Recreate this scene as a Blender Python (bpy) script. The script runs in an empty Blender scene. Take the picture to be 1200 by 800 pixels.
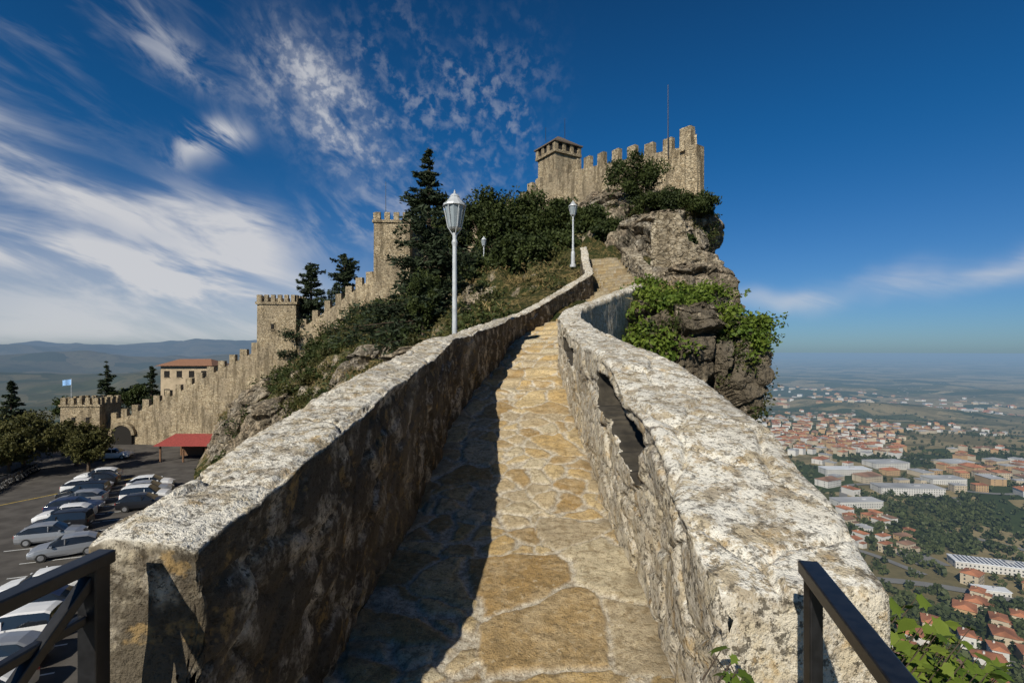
import bpy, math, numpy as np
from mathutils import Vector
rng = np.random.default_rng(7)

# ------------------------------------------------------------------ noise
def _h(ix, iy, iz, s=0):
    n = (ix*374761393 + iy*668265263 + iz*2147483647 + s*1274126177) & 0xffffffff
    n = ((n ^ (n >> 13)) * 1274126177) & 0xffffffff
    n = ((n ^ (n >> 16)) * 2246822519) & 0xffffffff
    n = n ^ (n >> 15)
    return (n & 0xffffff) / float(0x1000000)
def vnoise(p, s=0):
    i = np.floor(p).astype(np.int64); f = p - i; f = f*f*(3-2*f)
    x, y, z = i[..., 0], i[..., 1], i[..., 2]; r = 0
    for dx in (0, 1):
        wx = f[..., 0] if dx else 1-f[..., 0]
        for dy in (0, 1):
            wy = f[..., 1] if dy else 1-f[..., 1]
            for dz in (0, 1):
                wz = f[..., 2] if dz else 1-f[..., 2]
                r = r + wx*wy*wz*_h(x+dx, y+dy, z+dz, s)
    return r
def fbm(p, o=4, s=0):
    a, t, r = 1., 0., 0.
    for k in range(o):
        r = r + a*vnoise(p*(2.03**k)+17.3*k, s+k); t += a; a *= .5
    return r/t - .5
def fvec(p, o=3, s=0):
    return np.stack([fbm(p, o, s+11), fbm(p+31.7, o, s+22), fbm(p-57.1, o, s+33)], -1)
def worley(p, flat=False, s=0):
    i = np.floor(p).astype(np.int64)
    f1 = np.full(p.shape[:-1], 9.); f2 = f1.copy(); idv = np.zeros(p.shape[:-1])
    for dx in (-1, 0, 1):
        for dy in (-1, 0, 1):
            for dz in ((0,) if flat else (-1, 0, 1)):
                cx, cy, cz = i[..., 0]+dx, i[..., 1]+dy, i[..., 2]+dz
                qx = cx+_h(cx, cy, cz, s+1); qy = cy+_h(cx, cy, cz, s+2)
                qz = cz+_h(cx, cy, cz, s+3)
                d = (qx-p[..., 0])**2+(qy-p[..., 1])**2
                if not flat: d = d+(qz-p[..., 2])**2
                d = np.sqrt(d); c = _h(cx, cy, cz, s+4)
                m = d < f1
                f2 = np.where(m, f1, np.minimum(f2, d)); idv = np.where(m, c, idv); f1 = np.where(m, d, f1)
    return f1, f2, idv
def sst(a, b, x):
    t = np.clip((x-a)/(b-a), 0, 1); return t*t*(3-2*t)

# ------------------------------------------------------------------ mesh building
class MB:
    def __init__(s): s.v = []; s.n = 0; s.l = []; s.c = []; s.m = []
    def add(s, v, f, mi=0):
        v = np.asarray(v, float).reshape(-1, 3); f = np.asarray(f)
        s.v.append(v); s.l.append((f+s.n).ravel()); s.c.append(np.full(len(f), f.shape[1]))
        s.m.append(np.full(len(f), mi) if np.isscalar(mi) else np.asarray(mi)); s.n += len(v)
    def tube(s, p0, p1, r0, r1, n=8, mi=0, cap=True):
        p0 = np.array(p0, float); p1 = np.array(p1, float); d = p1-p0; d /= (np.linalg.norm(d)+1e-9)
        a = np.cross(d, [0, 0, 1.]) if abs(d[2]) < .9 else np.cross(d, [1., 0, 0]); a /= np.linalg.norm(a); b = np.cross(d, a)
        t = np.arange(n)*2*math.pi/n; c = np.outer(np.cos(t), a)+np.outer(np.sin(t), b)
        v = np.vstack([p0+c*r0, p1+c*r1]); k = np.arange(n); k2 = (k+1) % n
        s.add(v, np.stack([k, k2, k2+n, k+n], 1), mi)
        if cap:
            s.add(np.vstack([p1+c*r1]), np.array([k[::-1]]), mi); s.add(np.vstack([p0+c*r0]), np.array([k]), mi)
    def box(s, c, size, rz=0, mi=0, top=1.0):
        x, y, z = np.array(size)/2.
        v = np.array([[-x, -y, -z], [x, -y, -z], [x, y, -z], [-x, y, -z], [-x*top, -y*top, z], [x*top, -y*top, z], [x*top, y*top, z], [-x*top, y*top, z]])
        cr, sr = math.cos(rz), math.sin(rz)
        v = v @ np.array([[cr, sr, 0], [-sr, cr, 0], [0, 0, 1]]) + np.array(c)
        s.add(v, [[0, 3, 2, 1], [4, 5, 6, 7], [0, 1, 5, 4], [1, 2, 6, 5], [2, 3, 7, 6], [3, 0, 4, 7]], mi)
    def obj(s, name, mats, smooth=False, parent=None, loc=None, attr=None):
        me = bpy.data.meshes.new(name); v = np.vstack(s.v); l = np.concatenate(s.l); c = np.concatenate(s.c); m = np.concatenate(s.m)
        me.vertices.add(len(v)); me.vertices.foreach_set('co', v.astype(np.float32).ravel())
        me.loops.add(len(l)); me.loops.foreach_set('vertex_index', l.astype(np.int32))
        me.polygons.add(len(c)); st = np.concatenate([[0], np.cumsum(c)[:-1]])
        me.polygons.foreach_set('loop_start', st.astype(np.int32)); me.polygons.foreach_set('loop_total', c.astype(np.int32))
        me.polygons.foreach_set('material_index', m.astype(np.int32))
        me.polygons.foreach_set('use_smooth', np.full(len(c), smooth))
        for mt in (mats if isinstance(mats, (list, tuple)) else [mats]): me.materials.append(mt)
        if attr is not None:
            ca = me.color_attributes.new('info', 'FLOAT_COLOR', 'POINT'); ca.data.foreach_set('color', attr.astype(np.float32).ravel())
        me.update(calc_edges=True); me.validate()
        o = bpy.data.objects.new(name, me); bpy.context.collection.objects.link(o)
        if parent: o.parent = parent
        if loc is not None: o.location = loc
        return o
def grid_faces(n, m, close=False):
    i, j = np.meshgrid(np.arange(n-1), np.arange(m if close else m-1), indexing='ij'); j2 = (j+1) % m
    return np.stack([i*m+j, i*m+j2, (i+1)*m+j2, (i+1)*m+j], -1).reshape(-1, 4)
def empty(name, loc=(0, 0, 0)):
    o = bpy.data.objects.new(name, None); o.location = loc; bpy.context.collection.objects.link(o); return o

# ------------------------------------------------------------------ materials
class NT:
    def __init__(s, nt): s.nt = nt; nt.nodes.clear()
    def n(s, t, ins=None, **kw):
        nd = s.nt.nodes.new('ShaderNode'+t)
        for k, v in kw.items(): setattr(nd, k, v)
        for k, v in (ins or {}).items(): s.set(nd.inputs[k], v)
        return nd
    def set(s, i, v):
        if isinstance(v, bpy.types.NodeSocket): s.nt.links.new(v, i)
        elif isinstance(v, bpy.types.Node): s.nt.links.new(v.outputs[0], i)
        else: i.default_value = v
    def m(s, op, a, b=0., c=0., clamp=False):
        nd = s.n('Math', {0: a, 1: b, 2: c}, operation=op); nd.use_clamp = clamp; return nd.outputs[0]
    def mix(s, f, a, b, bt='MIX'):
        nd = s.n('MixRGB', blend_type=bt); s.set(nd.inputs[0], f)
        for k, v in ((1, a), (2, b)): s.set(nd.inputs[k], (*v, 1) if isinstance(v, tuple) and len(v) == 3 else v)
        return nd.outputs[0]
    def noise(s, v, sc, det=4, rough=.55, dist=0.):
        return s.n('TexNoise', {'Vector': v, 'Scale': sc, 'Detail': det, 'Roughness': rough, 'Distortion': dist}).outputs[0]
    def ss(s, v, a, b):
        nd = s.n('MapRange', {'Value': v, 'From Min': a, 'From Max': b}, interpolation_type='SMOOTHSTEP'); return nd.outputs[0]
    def scale(s, v, sc):
        return s.n('Mapping', {'Vector': v, 'Scale': sc}).outputs[0]
def newmat(name):
    m = bpy.data.materials.new(name); m.use_nodes = True; return m, NT(m.node_tree)
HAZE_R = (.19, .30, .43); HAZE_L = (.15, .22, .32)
def finish(t, col, rough=.85, bump=None, bstr=.5, bdist=.02, haze=False, trans=0., metal=0., spec=.3):
    bs = t.n('BsdfPrincipled', {'Roughness': rough, 'Metallic': metal, 'Specular IOR Level': spec})
    t.set(bs.inputs['Base Color'], (*col, 1) if isinstance(col, tuple) and len(col) == 3 else col)
    if bump is not None:
        b = t.n('Bump', {'Height': bump, 'Strength': bstr, 'Distance': bdist}); t.set(bs.inputs['Normal'], b.outputs[0])
    out = bs.outputs[0]
    if trans:
        tr = t.n('BsdfTranslucent'); t.set(tr.inputs[0], col if not (isinstance(col, tuple)) else (*col, 1))
        mx = t.n('MixShader', {0: trans, 1: out, 2: tr.outputs[0]}); out = mx.outputs[0]
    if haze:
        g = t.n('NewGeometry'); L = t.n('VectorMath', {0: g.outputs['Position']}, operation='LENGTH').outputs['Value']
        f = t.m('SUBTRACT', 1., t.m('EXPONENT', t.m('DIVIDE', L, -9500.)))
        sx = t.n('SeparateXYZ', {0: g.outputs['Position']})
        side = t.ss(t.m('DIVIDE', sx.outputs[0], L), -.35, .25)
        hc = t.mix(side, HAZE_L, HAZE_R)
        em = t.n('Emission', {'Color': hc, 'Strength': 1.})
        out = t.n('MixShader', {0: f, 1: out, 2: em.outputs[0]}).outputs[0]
    t.n('OutputMaterial', {'Surface': out})
def P(t): return t.n('NewGeometry').outputs['Position']
def simple(name, col, rough=.6, metal=0., var=0.12, haze=False, spec=.4, nsc=6.):
    m, t = newmat(name); n = t.noise(P(t), nsc, 3)
    c = t.mix(t.ss(n, .3, .7), tuple(x*(1-var) for x in col), tuple(min(1, x*(1+var)) for x in col))
    finish(t, c, rough, metal=metal, haze=haze, spec=spec); return m

def parapet_mat(name, dark):
    m, t = newmat(name); g = t.n('NewGeometry'); p = g.outputs['Position']
    nz = t.n('SeparateXYZ', {0: g.outputs['Normal']}).outputs[2]
    n1 = t.noise(p, 2.2, 2, .6); n2 = t.noise(p, 9., 4, .68); n3 = t.noise(p, 55., 3, .7); n4 = t.noise(p, 7.5, 6, .80)
    c = t.mix(t.ss(n1, .35, .65), (.42, .345, .235), (.37, .32, .25))
    c = t.mix(t.ss(n2, .45, .62), c, (.54, .46, .325))
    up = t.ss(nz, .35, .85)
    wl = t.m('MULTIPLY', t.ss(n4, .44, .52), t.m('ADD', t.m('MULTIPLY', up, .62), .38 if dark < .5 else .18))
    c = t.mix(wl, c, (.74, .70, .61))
    n5 = t.noise(p, 21., 5, .78)
    bl = t.m('MULTIPLY', t.ss(n5, .535, .585), t.m('SUBTRACT', .85, t.m('MULTIPLY', up, .15)))
    c = t.mix(bl, c, (.08, .068, .050))
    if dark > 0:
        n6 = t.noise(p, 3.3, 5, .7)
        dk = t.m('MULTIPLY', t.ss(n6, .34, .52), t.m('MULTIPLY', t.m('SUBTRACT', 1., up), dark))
        c = t.mix(dk, c, (.055, .043, .029))  # shade of the left wall's sunless face mixed into the side colour
    n7 = t.noise(p, 6.5, 4, .7); c = t.mix(t.m('MULTIPLY', t.ss(n7, .56, .66), .5), c, (.42, .27, .10))
    n8 = t.noise(p, .9, 3, .6); c = t.mix(t.m('MULTIPLY', t.ss(n8, .50, .66), .35), c, (.24, .20, .14))
    c = t.mix(t.ss(n3, .32, .46), t.mix(.7, c, (.04, .033, .022)), c)
    h = t.m('ADD', t.m('MULTIPLY', n5, .7), t.m('MULTIPLY', n3, 1.))
    finish(t, c, .95, h, .9, .016, spec=.1); return m
M_wallL = parapet_mat('weathered_limestone_shaded', .92); M_wallR = parapet_mat('weathered_limestone', 0.)

def flag_mat():
    m, t = newmat('flagstone'); p = P(t)
    a = t.n('Attribute', attribute_name='info'); s = t.n('SeparateColor', {0: a.outputs[0]})
    idv, mor, dirt = s.outputs[0], s.outputs[1], s.outputs[2]
    r = t.n('ValToRGB', {0: idv}); e = r.color_ramp.elements; r.color_ramp.interpolation = 'CONSTANT'
    e[0].color = (.38, .25, .105, 1); e[1].color = (.56, .48, .33, 1); e[1].position = .88
    for pos, col in ((.16, (.53, .37, .165)), (.32, (.44, .36, .24)), (.48, (.59, .45, .24)), (.62, (.42, .29, .135)), (.75, (.52, .41, .25))):
        x = e.new(pos); x.color = (*col, 1)
    n1 = t.noise(p, 4., 4, .7); n2 = t.noise(p, 26., 5, .75); n3 = t.noise(p, 95., 3, .7); n4 = t.noise(p, 11., 4, .75)
    c = t.mix(t.m('MULTIPLY', t.ss(n1, .42, .62), .40), r.outputs[0], (.58, .48, .32))
    c = t.mix(t.m('MULTIPLY', t.ss(n4, .50, .60), .55), c, (.25, .18, .09))
    c = t.mix(t.ss(n2, .37, .49), t.mix(.55, c, (.14, .10, .055)), c)
    c = t.mix(t.m('MULTIPLY', t.ss(n2, .58, .66), .5), c, (.66, .59, .46))
    c = t.mix(t.m('MULTIPLY', mor, .88), c, t.mix(t.ss(n2, .4, .6), (.36, .31, .24), (.63, .58, .48)))
    c = t.mix(t.m('MULTIPLY', t.ss(n3, .55, .64), .6), c, (.14, .10, .06))
    c = t.mix(dirt, c, (.16, .125, .075))
    finish(t, c, .85, t.m('ADD', n2, t.m('MULTIPLY', n3, .5)), .9, .016, spec=.15); return m
M_flag = flag_mat()

def rock_mat(name='limestone_rock', grass=0., dk=0.):
    m, t = newmat(name); g = t.n('NewGeometry'); p = g.outputs['Position']; nz = t.n('SeparateXYZ', {0: g.outputs['Normal']}).outputs[2]
    n1 = t.noise(p, .35, 2, .6); n2 = t.noise(p, 1.6, 5, .7); n3 = t.noise(t.scale(p, (2.5, 2.5, .5)), 1.3, 4, .65); n4 = t.noise(p, 7., 4, .72)
    c = t.mix(t.ss(n1, .35, .65), (.36, .28, .19), (.39, .345, .28))
    c = t.mix(t.ss(n2, .48, .62), c, (.48, .40, .285))
    c = t.mix(t.m('MULTIPLY', t.ss(n3, .46-dk, .58-dk), .8), c, (.11, .092, .066) if dk < .1 else (.080, .066, .046))
    c = t.mix(t.ss(n4, .37, .52), t.mix(.75, c, (.05, .042, .03)), c)
    if grass:
        n5 = t.noise(p, .55, 5, .7)
        gm = t.ss(t.m('ADD', t.m('MULTIPLY', nz, .75), n5), .93-grass, 1.12-grass)
        gc = t.mix(t.ss(t.noise(p, 1.4, 4, .7), .4, .6), (.040, .052, .016), (.21, .155, .065))
        gc = t.mix(t.ss(n4, .4, .6), (.03, .036, .012), gc)
        c = t.mix(gm, c, gc)
    h = t.m('ADD', n2, t.m('MULTIPLY', n4, .6))
    finish(t, c, .95, h, 1., .25, spec=.1); return m
M_rock = rock_mat(dk=.045); M_rockd = rock_mat('shade_darkened_limestone_rock', 0, .15); M_hill = rock_mat('hillside', .10)  # crag variant: shade painted into the colour as wider, darker streaks

def castle_mat(name, tint=(1, 1, 1), sc_=2.9):
    m, t = newmat(name); p = P(t)
    q = t.n('VectorMath', {0: t.scale(p, (1.0, 1.0, 2.0)), 1: t.n('VectorMath', {0: t.n('TexNoise', {'Vector': p, 'Scale': 1.5}).outputs['Color'], 1: (.35, .35, .35)}, operation='MULTIPLY').outputs[0]}, operation='ADD').outputs[0]
    v1 = t.n('TexVoronoi', {'Vector': q, 'Scale': sc_}); v2 = t.n('TexVoronoi', {'Vector': q, 'Scale': sc_}, feature='DISTANCE_TO_EDGE')
    rid = t.n('SeparateColor', {0: v1.outputs['Color']}).outputs[0]
    c = t.mix(rid, (.35*tint[0], .27*tint[1], .165*tint[2]), (.55*tint[0], .455*tint[1], .31*tint[2]))
    c = t.mix(t.m('ADD', t.m('MULTIPLY', t.ss(v2.outputs[0], 0., .09), .7), .3), (.19, .145, .09), c)
    n1 = t.noise(p, .28, 4, .65); n2 = t.noise(t.scale(p, (1.5, 1.5, .3)), .8, 5, .7); n3 = t.noise(p, 3.2, 4, .7)
    c = t.mix(t.m('MULTIPLY', t.ss(n1, .42, .60), .6), c, (.30, .245, .17))
    c = t.mix(t.m('MULTIPLY', t.ss(n2, .48, .62), .7), c, (.14, .11, .07))
    c = t.mix(t.ss(n3, .36, .49), t.mix(.55, c, (.07, .058, .042)), c)
    finish(t, c, .92, t.m('ADD', t.ss(v2.outputs[0], 0., .1), n3), .8, .09, spec=.1); return m
M_castle = castle_mat('castle_masonry'); M_ruin = castle_mat('ruined_masonry', (.90, .96, 1.08), 3.2)

def leaf_mat(name, a, b, nsc=1.2, trans=.25, haze=False):
    m, t = newmat(name); g = t.n('NewGeometry'); n = t.noise(g.outputs['Position'], nsc, 3)
    f = t.m('ADD', t.m('MULTIPLY', t.ss(n, .3, .7), .6), t.m('MULTIPLY', g.outputs['Random Per Island'], .4))
    finish(t, t.mix(f, a, b), .65, trans=trans, haze=haze, spec=.25); return m
M_pine = leaf_mat('conifer_needles', (.014, .024, .012), (.050, .068, .030), 1.5, .15)
M_leaf = leaf_mat('broadleaf_foliage', (.018, .030, .009), (.075, .095, .024), .8)
M_olive = leaf_mat('shrub_foliage', (.032, .038, .011), (.13, .12, .036), .6)
M_vine = leaf_mat('vine_foliage', (.05, .10, .012), (.19, .24, .035), 1.5, .3)
M_dry = leaf_mat('dry_grass', (.18, .13, .05), (.36, .27, .12), .9)
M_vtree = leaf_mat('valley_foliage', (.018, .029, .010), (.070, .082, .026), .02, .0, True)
M_bark = simple('bark', (.09, .065, .045), .9)
M_slotshade = simple('slot_shade_stone', (.045, .038, .028), .95, var=.4, nsc=9)  # near-black tone paints the shade inside the parapet slots
M_asph = simple('asphalt', (.088, .080, .072), .9, nsc=.6, var=.25, spec=.15)
M_white = simple('white_line_paint', (.62, .62, .60), .7); M_yel = simple('yellow_line_paint', (.60, .42, .06), .7)
M_black = simple('black_iron_paint', (.012, .012, .013), .38, .0, .3, spec=.5, nsc=40)
M_lamp = simple('grey_lamp_paint', (.46, .48, .49), .45, .1)
M_lglass = simple('frosted_lamp_glass', (.26, .30, .32), .2, 0, .08, spec=.6)
M_dark = simple('dark_opening', (.012, .010, .008), .9)
M_tile = simple('terracotta_roof_tiles', (.26, .13, .075), .85, var=.35, nsc=9)
M_slate = simple('grey_brown_roof', (.12, .092, .07), .85, var=.3, nsc=6)
M_redroof = simple('red_roof', (.27, .05, .04), .8, var=.2)
M_plaster = simple('tan_plaster', (.42, .33, .22), .9, var=.15, nsc=1)
M_brown = simple('brown_wood', (.16, .085, .045), .8)
M_glass = simple('car_window_glass', (.015, .018, .022), .08, 0, .05, spec=.8)
M_tyre = simple('tyre_rubber', (.02, .02, .02), .9); M_rim = simple('wheel_alloy', (.45, .45, .46), .35, .7)
M_red = simple('tail_light', (.4, .02, .02), .3); M_head = simple('head_light', (.7, .72, .74), .2)
M_flagb = simple('flag_cloth', (.25, .45, .75), .8)

# ------------------------------------------------------------------ camera, sun, sky
cam = bpy.data.cameras.new('camera'); cam.lens = 18; cam.sensor_width = 36; cam.clip_start = .05; cam.clip_end = 200000
cam.shift_y = 10/1200
co = bpy.data.objects.new('camera', cam); bpy.context.collection.objects.link(co); co.rotation_euler = (math.radians(90), 0, 0)
bpy.context.scene.camera = co
sd = Vector((.86, 1.7, -1.3)).normalized()
sl = bpy.data.lights.new('sun', 'SUN'); sl.energy = 5.0; sl.angle = math.radians(.5); sl.color = (1, .94, .82)
so = bpy.data.objects.new('sun', sl); so.rotation_euler = sd.to_track_quat('-Z', 'Y').to_euler(); bpy.context.collection.objects.link(so)
elev = math.asin(-sd.z); azim = math.atan2(-sd.x, -sd.y) % (2*math.pi)
sc = bpy.context.scene; sc.view_settings.view_transform = 'Standard'; sc.view_settings.look = 'None'; sc.view_settings.exposure = 0
w = bpy.data.worlds.new('World'); sc.world = w; w.use_nodes = True; t = NT(w.node_tree)
sky = t.n('TexSky', sky_type='NISHITA'); sky.sun_disc = False; sky.sun_elevation = elev; sky.sun_rotation = azim
sky.altitude = 700; sky.air_density = 1.0; sky.dust_density = .6; sky.ozone_density = 3.0
gen = t.n('TexCoord').outputs['Generated']; sx = t.n('SeparateXYZ', {0: gen})
AZ = t.m('ARCTAN2', sx.outputs[0], sx.outputs[1]); EL = t.m('ARCSINE', sx.outputs[2])
tint = t.mix(t.ss(EL, -.04, .40), (.26, .395, .59), (.066, .38, .62))
tint = t.mix(t.ss(EL, .36, .9), tint, (.055, .24, .40))
skyc = t.mix(1., sky.outputs[0], tint, 'MULTIPLY')
ae = t.n('CombineXYZ', {0: AZ, 1: EL, 2: 0.}).outputs[0]
wob = t.n('TexNoise', {'Vector': ae, 'Scale': 5., 'Detail': 3.}).outputs['Color']
wobv = t.n('VectorMath', {0: t.n('VectorMath', {0: wob, 1: (-.5, -.5, -.5)}, operation='ADD').outputs[0], 1: (.12, .12, 0)}, operation='MULTIPLY').outputs[0]
aew = t.n('VectorMath', {0: ae, 1: wobv}, operation='ADD').outputs[0]
sw = t.n('SeparateXYZ', {0: aew}); WA, WE = sw.outputs[0], sw.outputs[1]
def AE(u, v): a = math.atan(u); return a, math.atan(v*math.cos(a))
def band(u0, v0, u1, v1, wd, soft=.08):
    a0, e0 = AE(u0, v0); a1, e1 = AE(u1, v1); L = math.hypot(a1-a0, e1-e0); dx, dy = (a1-a0)/L, (e1-e0)/L
    A = t.m('SUBTRACT', WA, a0); E = t.m('SUBTRACT', WE, e0)
    al = t.m('ADD', t.m('MULTIPLY', A, dx), t.m('MULTIPLY', E, dy)); pr = t.m('SUBTRACT', t.m('MULTIPLY', E, dx), t.m('MULTIPLY', A, dy))
    q = t.m('DIVIDE', pr, wd); g = t.m('EXPONENT', t.m('MULTIPLY', t.m('MULTIPLY', q, q), -1.))
    return t.m('MULTIPLY', g, t.m('MULTIPLY', t.ss(al, -soft, soft), t.ss(al, L+soft, L-soft)))
def strn(ang, s1, s2, det=5):
    mp = t.n('Mapping', {'Vector': ae, 'Rotation': (0, 0, ang)}).outputs[0]
    return t.noise(t.scale(mp, (s1, s2, 1)), 1., det, .60, .5)
st1 = strn(.27, 3.6, 15.); st2 = strn(.60, 8, 18.); mot = t.noise(ae, 42., 4, .6, .2)
def sc_(x, k): return t.m('MULTIPLY', x, k)
streak = t.ss(st1, .36, .64)
A_ = t.m('MULTIPLY', t.m('ADD', band(-1.3, .49, -.44, .195, .042), sc_(band(-1.3, .33, -.50, .15, .030), .6)), t.m('ADD', sc_(streak, .80), .14))
B_ = t.m('MULTIPLY', band(-1.3, .25, -.42, .11, .035), t.m('ADD', sc_(streak, .60), .10))
C_ = t.m('MULTIPLY', band(-1.4, .06, -.25, .04, .10, .25), t.m('ADD', sc_(streak, .28), .50))
D_ = t.m('MULTIPLY', band(-.64, .37, -.50, .43, .026, .03), sc_(t.ss(st2, .38, .6), .85))
E1 = t.m('MULTIPLY', band(-.78, .70, -.55, .52, .03), sc_(t.ss(st2, .4, .65), .45))
E2 = t.m('MULTIPLY', band(-.48, .62, -.27, .37, .060), t.m('MULTIPLY', t.ss(st2, .3, .62), t.m('ADD', sc_(t.ss(mot, .40, .62), .45), .28)))
E3 = t.m('MULTIPLY', band(-.33, .50, .05, .42, .13), t.m('MULTIPLY', t.ss(mot, .42, .66), sc_(t.ss(st2, .3, .7), .32)))
E4 = t.m('MULTIPLY', band(-1.2, .62, -.55, .66, .13), t.m('MULTIPLY', t.ss(st1, .45, .75), .24))
G_ = t.m('MULTIPLY', band(-.42, .22, -.1, .30, .05), t.m('MULTIPLY', t.ss(st2, .42, .7), .4))
F_ = t.m('MULTIPLY', band(.42, .105, 1.25, .19, .018, .12), t.m('ADD', sc_(streak, .38), .16))
den = A_
for x in (B_, C_, D_, E1, E2, E3, E4, G_, F_): den = t.m('ADD', den, x)
den = t.m('MULTIPLY', t.m('MINIMUM', den, .88), t.ss(EL, -.02, .03))
CL = 5.9
skyc = t.mix(den, skyc, (CL, CL*1.0, CL*1.02))
bg = t.n('Background', {'Color': skyc, 'Strength': .11}); t.n('OutputWorld', {'Surface': bg.outputs[0]})

# ------------------------------------------------------------------ footpath
PS = np.array([ # left x,y  right x,y  z
 [-.95, -4, .80, -4, -1.62], [-.95, 1.3, .76, 1.3, -1.60], [-.84, 2.5, .80, 2.8, -1.59], [-.82, 4.5, .85, 4.5, -1.43], [-.78, 6, .85, 6, -1.13],
 [-.76, 7.2, .85, 7.2, -.87], [-.2, 10.5, .88, 9.7, -.22], [.28, 14, 1.8, 12.5, .38], [1.7, 17, 3.1, 15, 1.15], [3.3, 20, 4.6, 17.8, 2.1], [3.7, 23, 5.0, 22.3, 3.2], [4.0, 26.5, 5.2, 26, 4.6], [4.0, 28.5, 5.2, 28.5, 4.9]])
mid = (PS[:, :2]+PS[:, 2:4])/2; S = np.concatenate([[0], np.cumsum(np.hypot(*np.diff(mid, axis=0).T))])
mcols = 110; ss_ = np.concatenate([np.linspace(0, 4.5, 60), np.linspace(4.52, 14.5, 700), np.linspace(14.53, S[-1], 560)]); n = len(ss_)
row = np.stack([np.interp(ss_, S, PS[:, k]) for k in range(5)], 1)
tt = np.linspace(-.07, 1.07, mcols)
G = np.zeros((n, mcols, 3)); G[..., 0] = row[:, None, 0]+(row[:, 2]-row[:, 0])[:, None]*tt; G[..., 1] = row[:, None, 1]+(row[:, 3]-row[:, 1])[:, None]*tt
q = np.stack([G[..., 0], G[..., 1], G[..., 0]*0], -1)
stp = .62; sg = ss_[:, None]+fbm(q*1.7, 3, 4)*.42; k = np.floor(sg/stp); fr = sg/stp-k
up_ = sst(21, 24, ss_)[:, None]
zst = np.interp((k+sst(.0, .30, fr)*(1-up_)+sst(.0, .10, fr)*up_)*stp, S, PS[:, 4]); wst = (sst(10.8, 12.5, ss_)*.55)[:, None]+up_*.45
G[..., 2] = zst*wst+row[:, 4][:, None]*(1-wst)
q2 = q+fvec(q*2.3, 3)*.26+fvec(q*9, 2)*.06
f1, f2, idv = worley(q2*np.array([4.0, 3.5, 1])+5.3, True)
b1, b2, bid = worley(q2*np.array([2.0, 1.75, 1])+1.3, True, 9)
big_ = bid > .38
edge = np.where(big_, (b2-b1)/1.87, (f2-f1)/3.75); idc = np.where(big_, bid*7.3 % 1, idv)
mort = 1-sst(.014, .056, edge+fbm(q*14, 3)*.07)
hgt = (1-mort)*(.008+.016*idc)+fbm(q*5, 4)*.022+fbm(q*18, 3)*.016+fbm(q*50, 2)*.008*(1-mort*.5)
G[..., 2] += hgt
dirt = np.clip(.75-np.minimum(tt, 1-tt)*7, 0, .65)[None, :]*np.ones((n, 1))*sst(-.25, .3, fbm(q*6, 3))
ris = sst(.0, .08, fr)*sst(.42, .16, fr)
dirt = np.clip(dirt+up_*(.18+.6*ris), 0, .85)
att = np.stack([idc, mort, dirt, np.ones_like(idc)], -1)
mb = MB(); mb.add(G, grid_faces(n, mcols)); mb.obj('stone_footpath', M_flag, True, attr=att.reshape(-1, 4))

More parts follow.
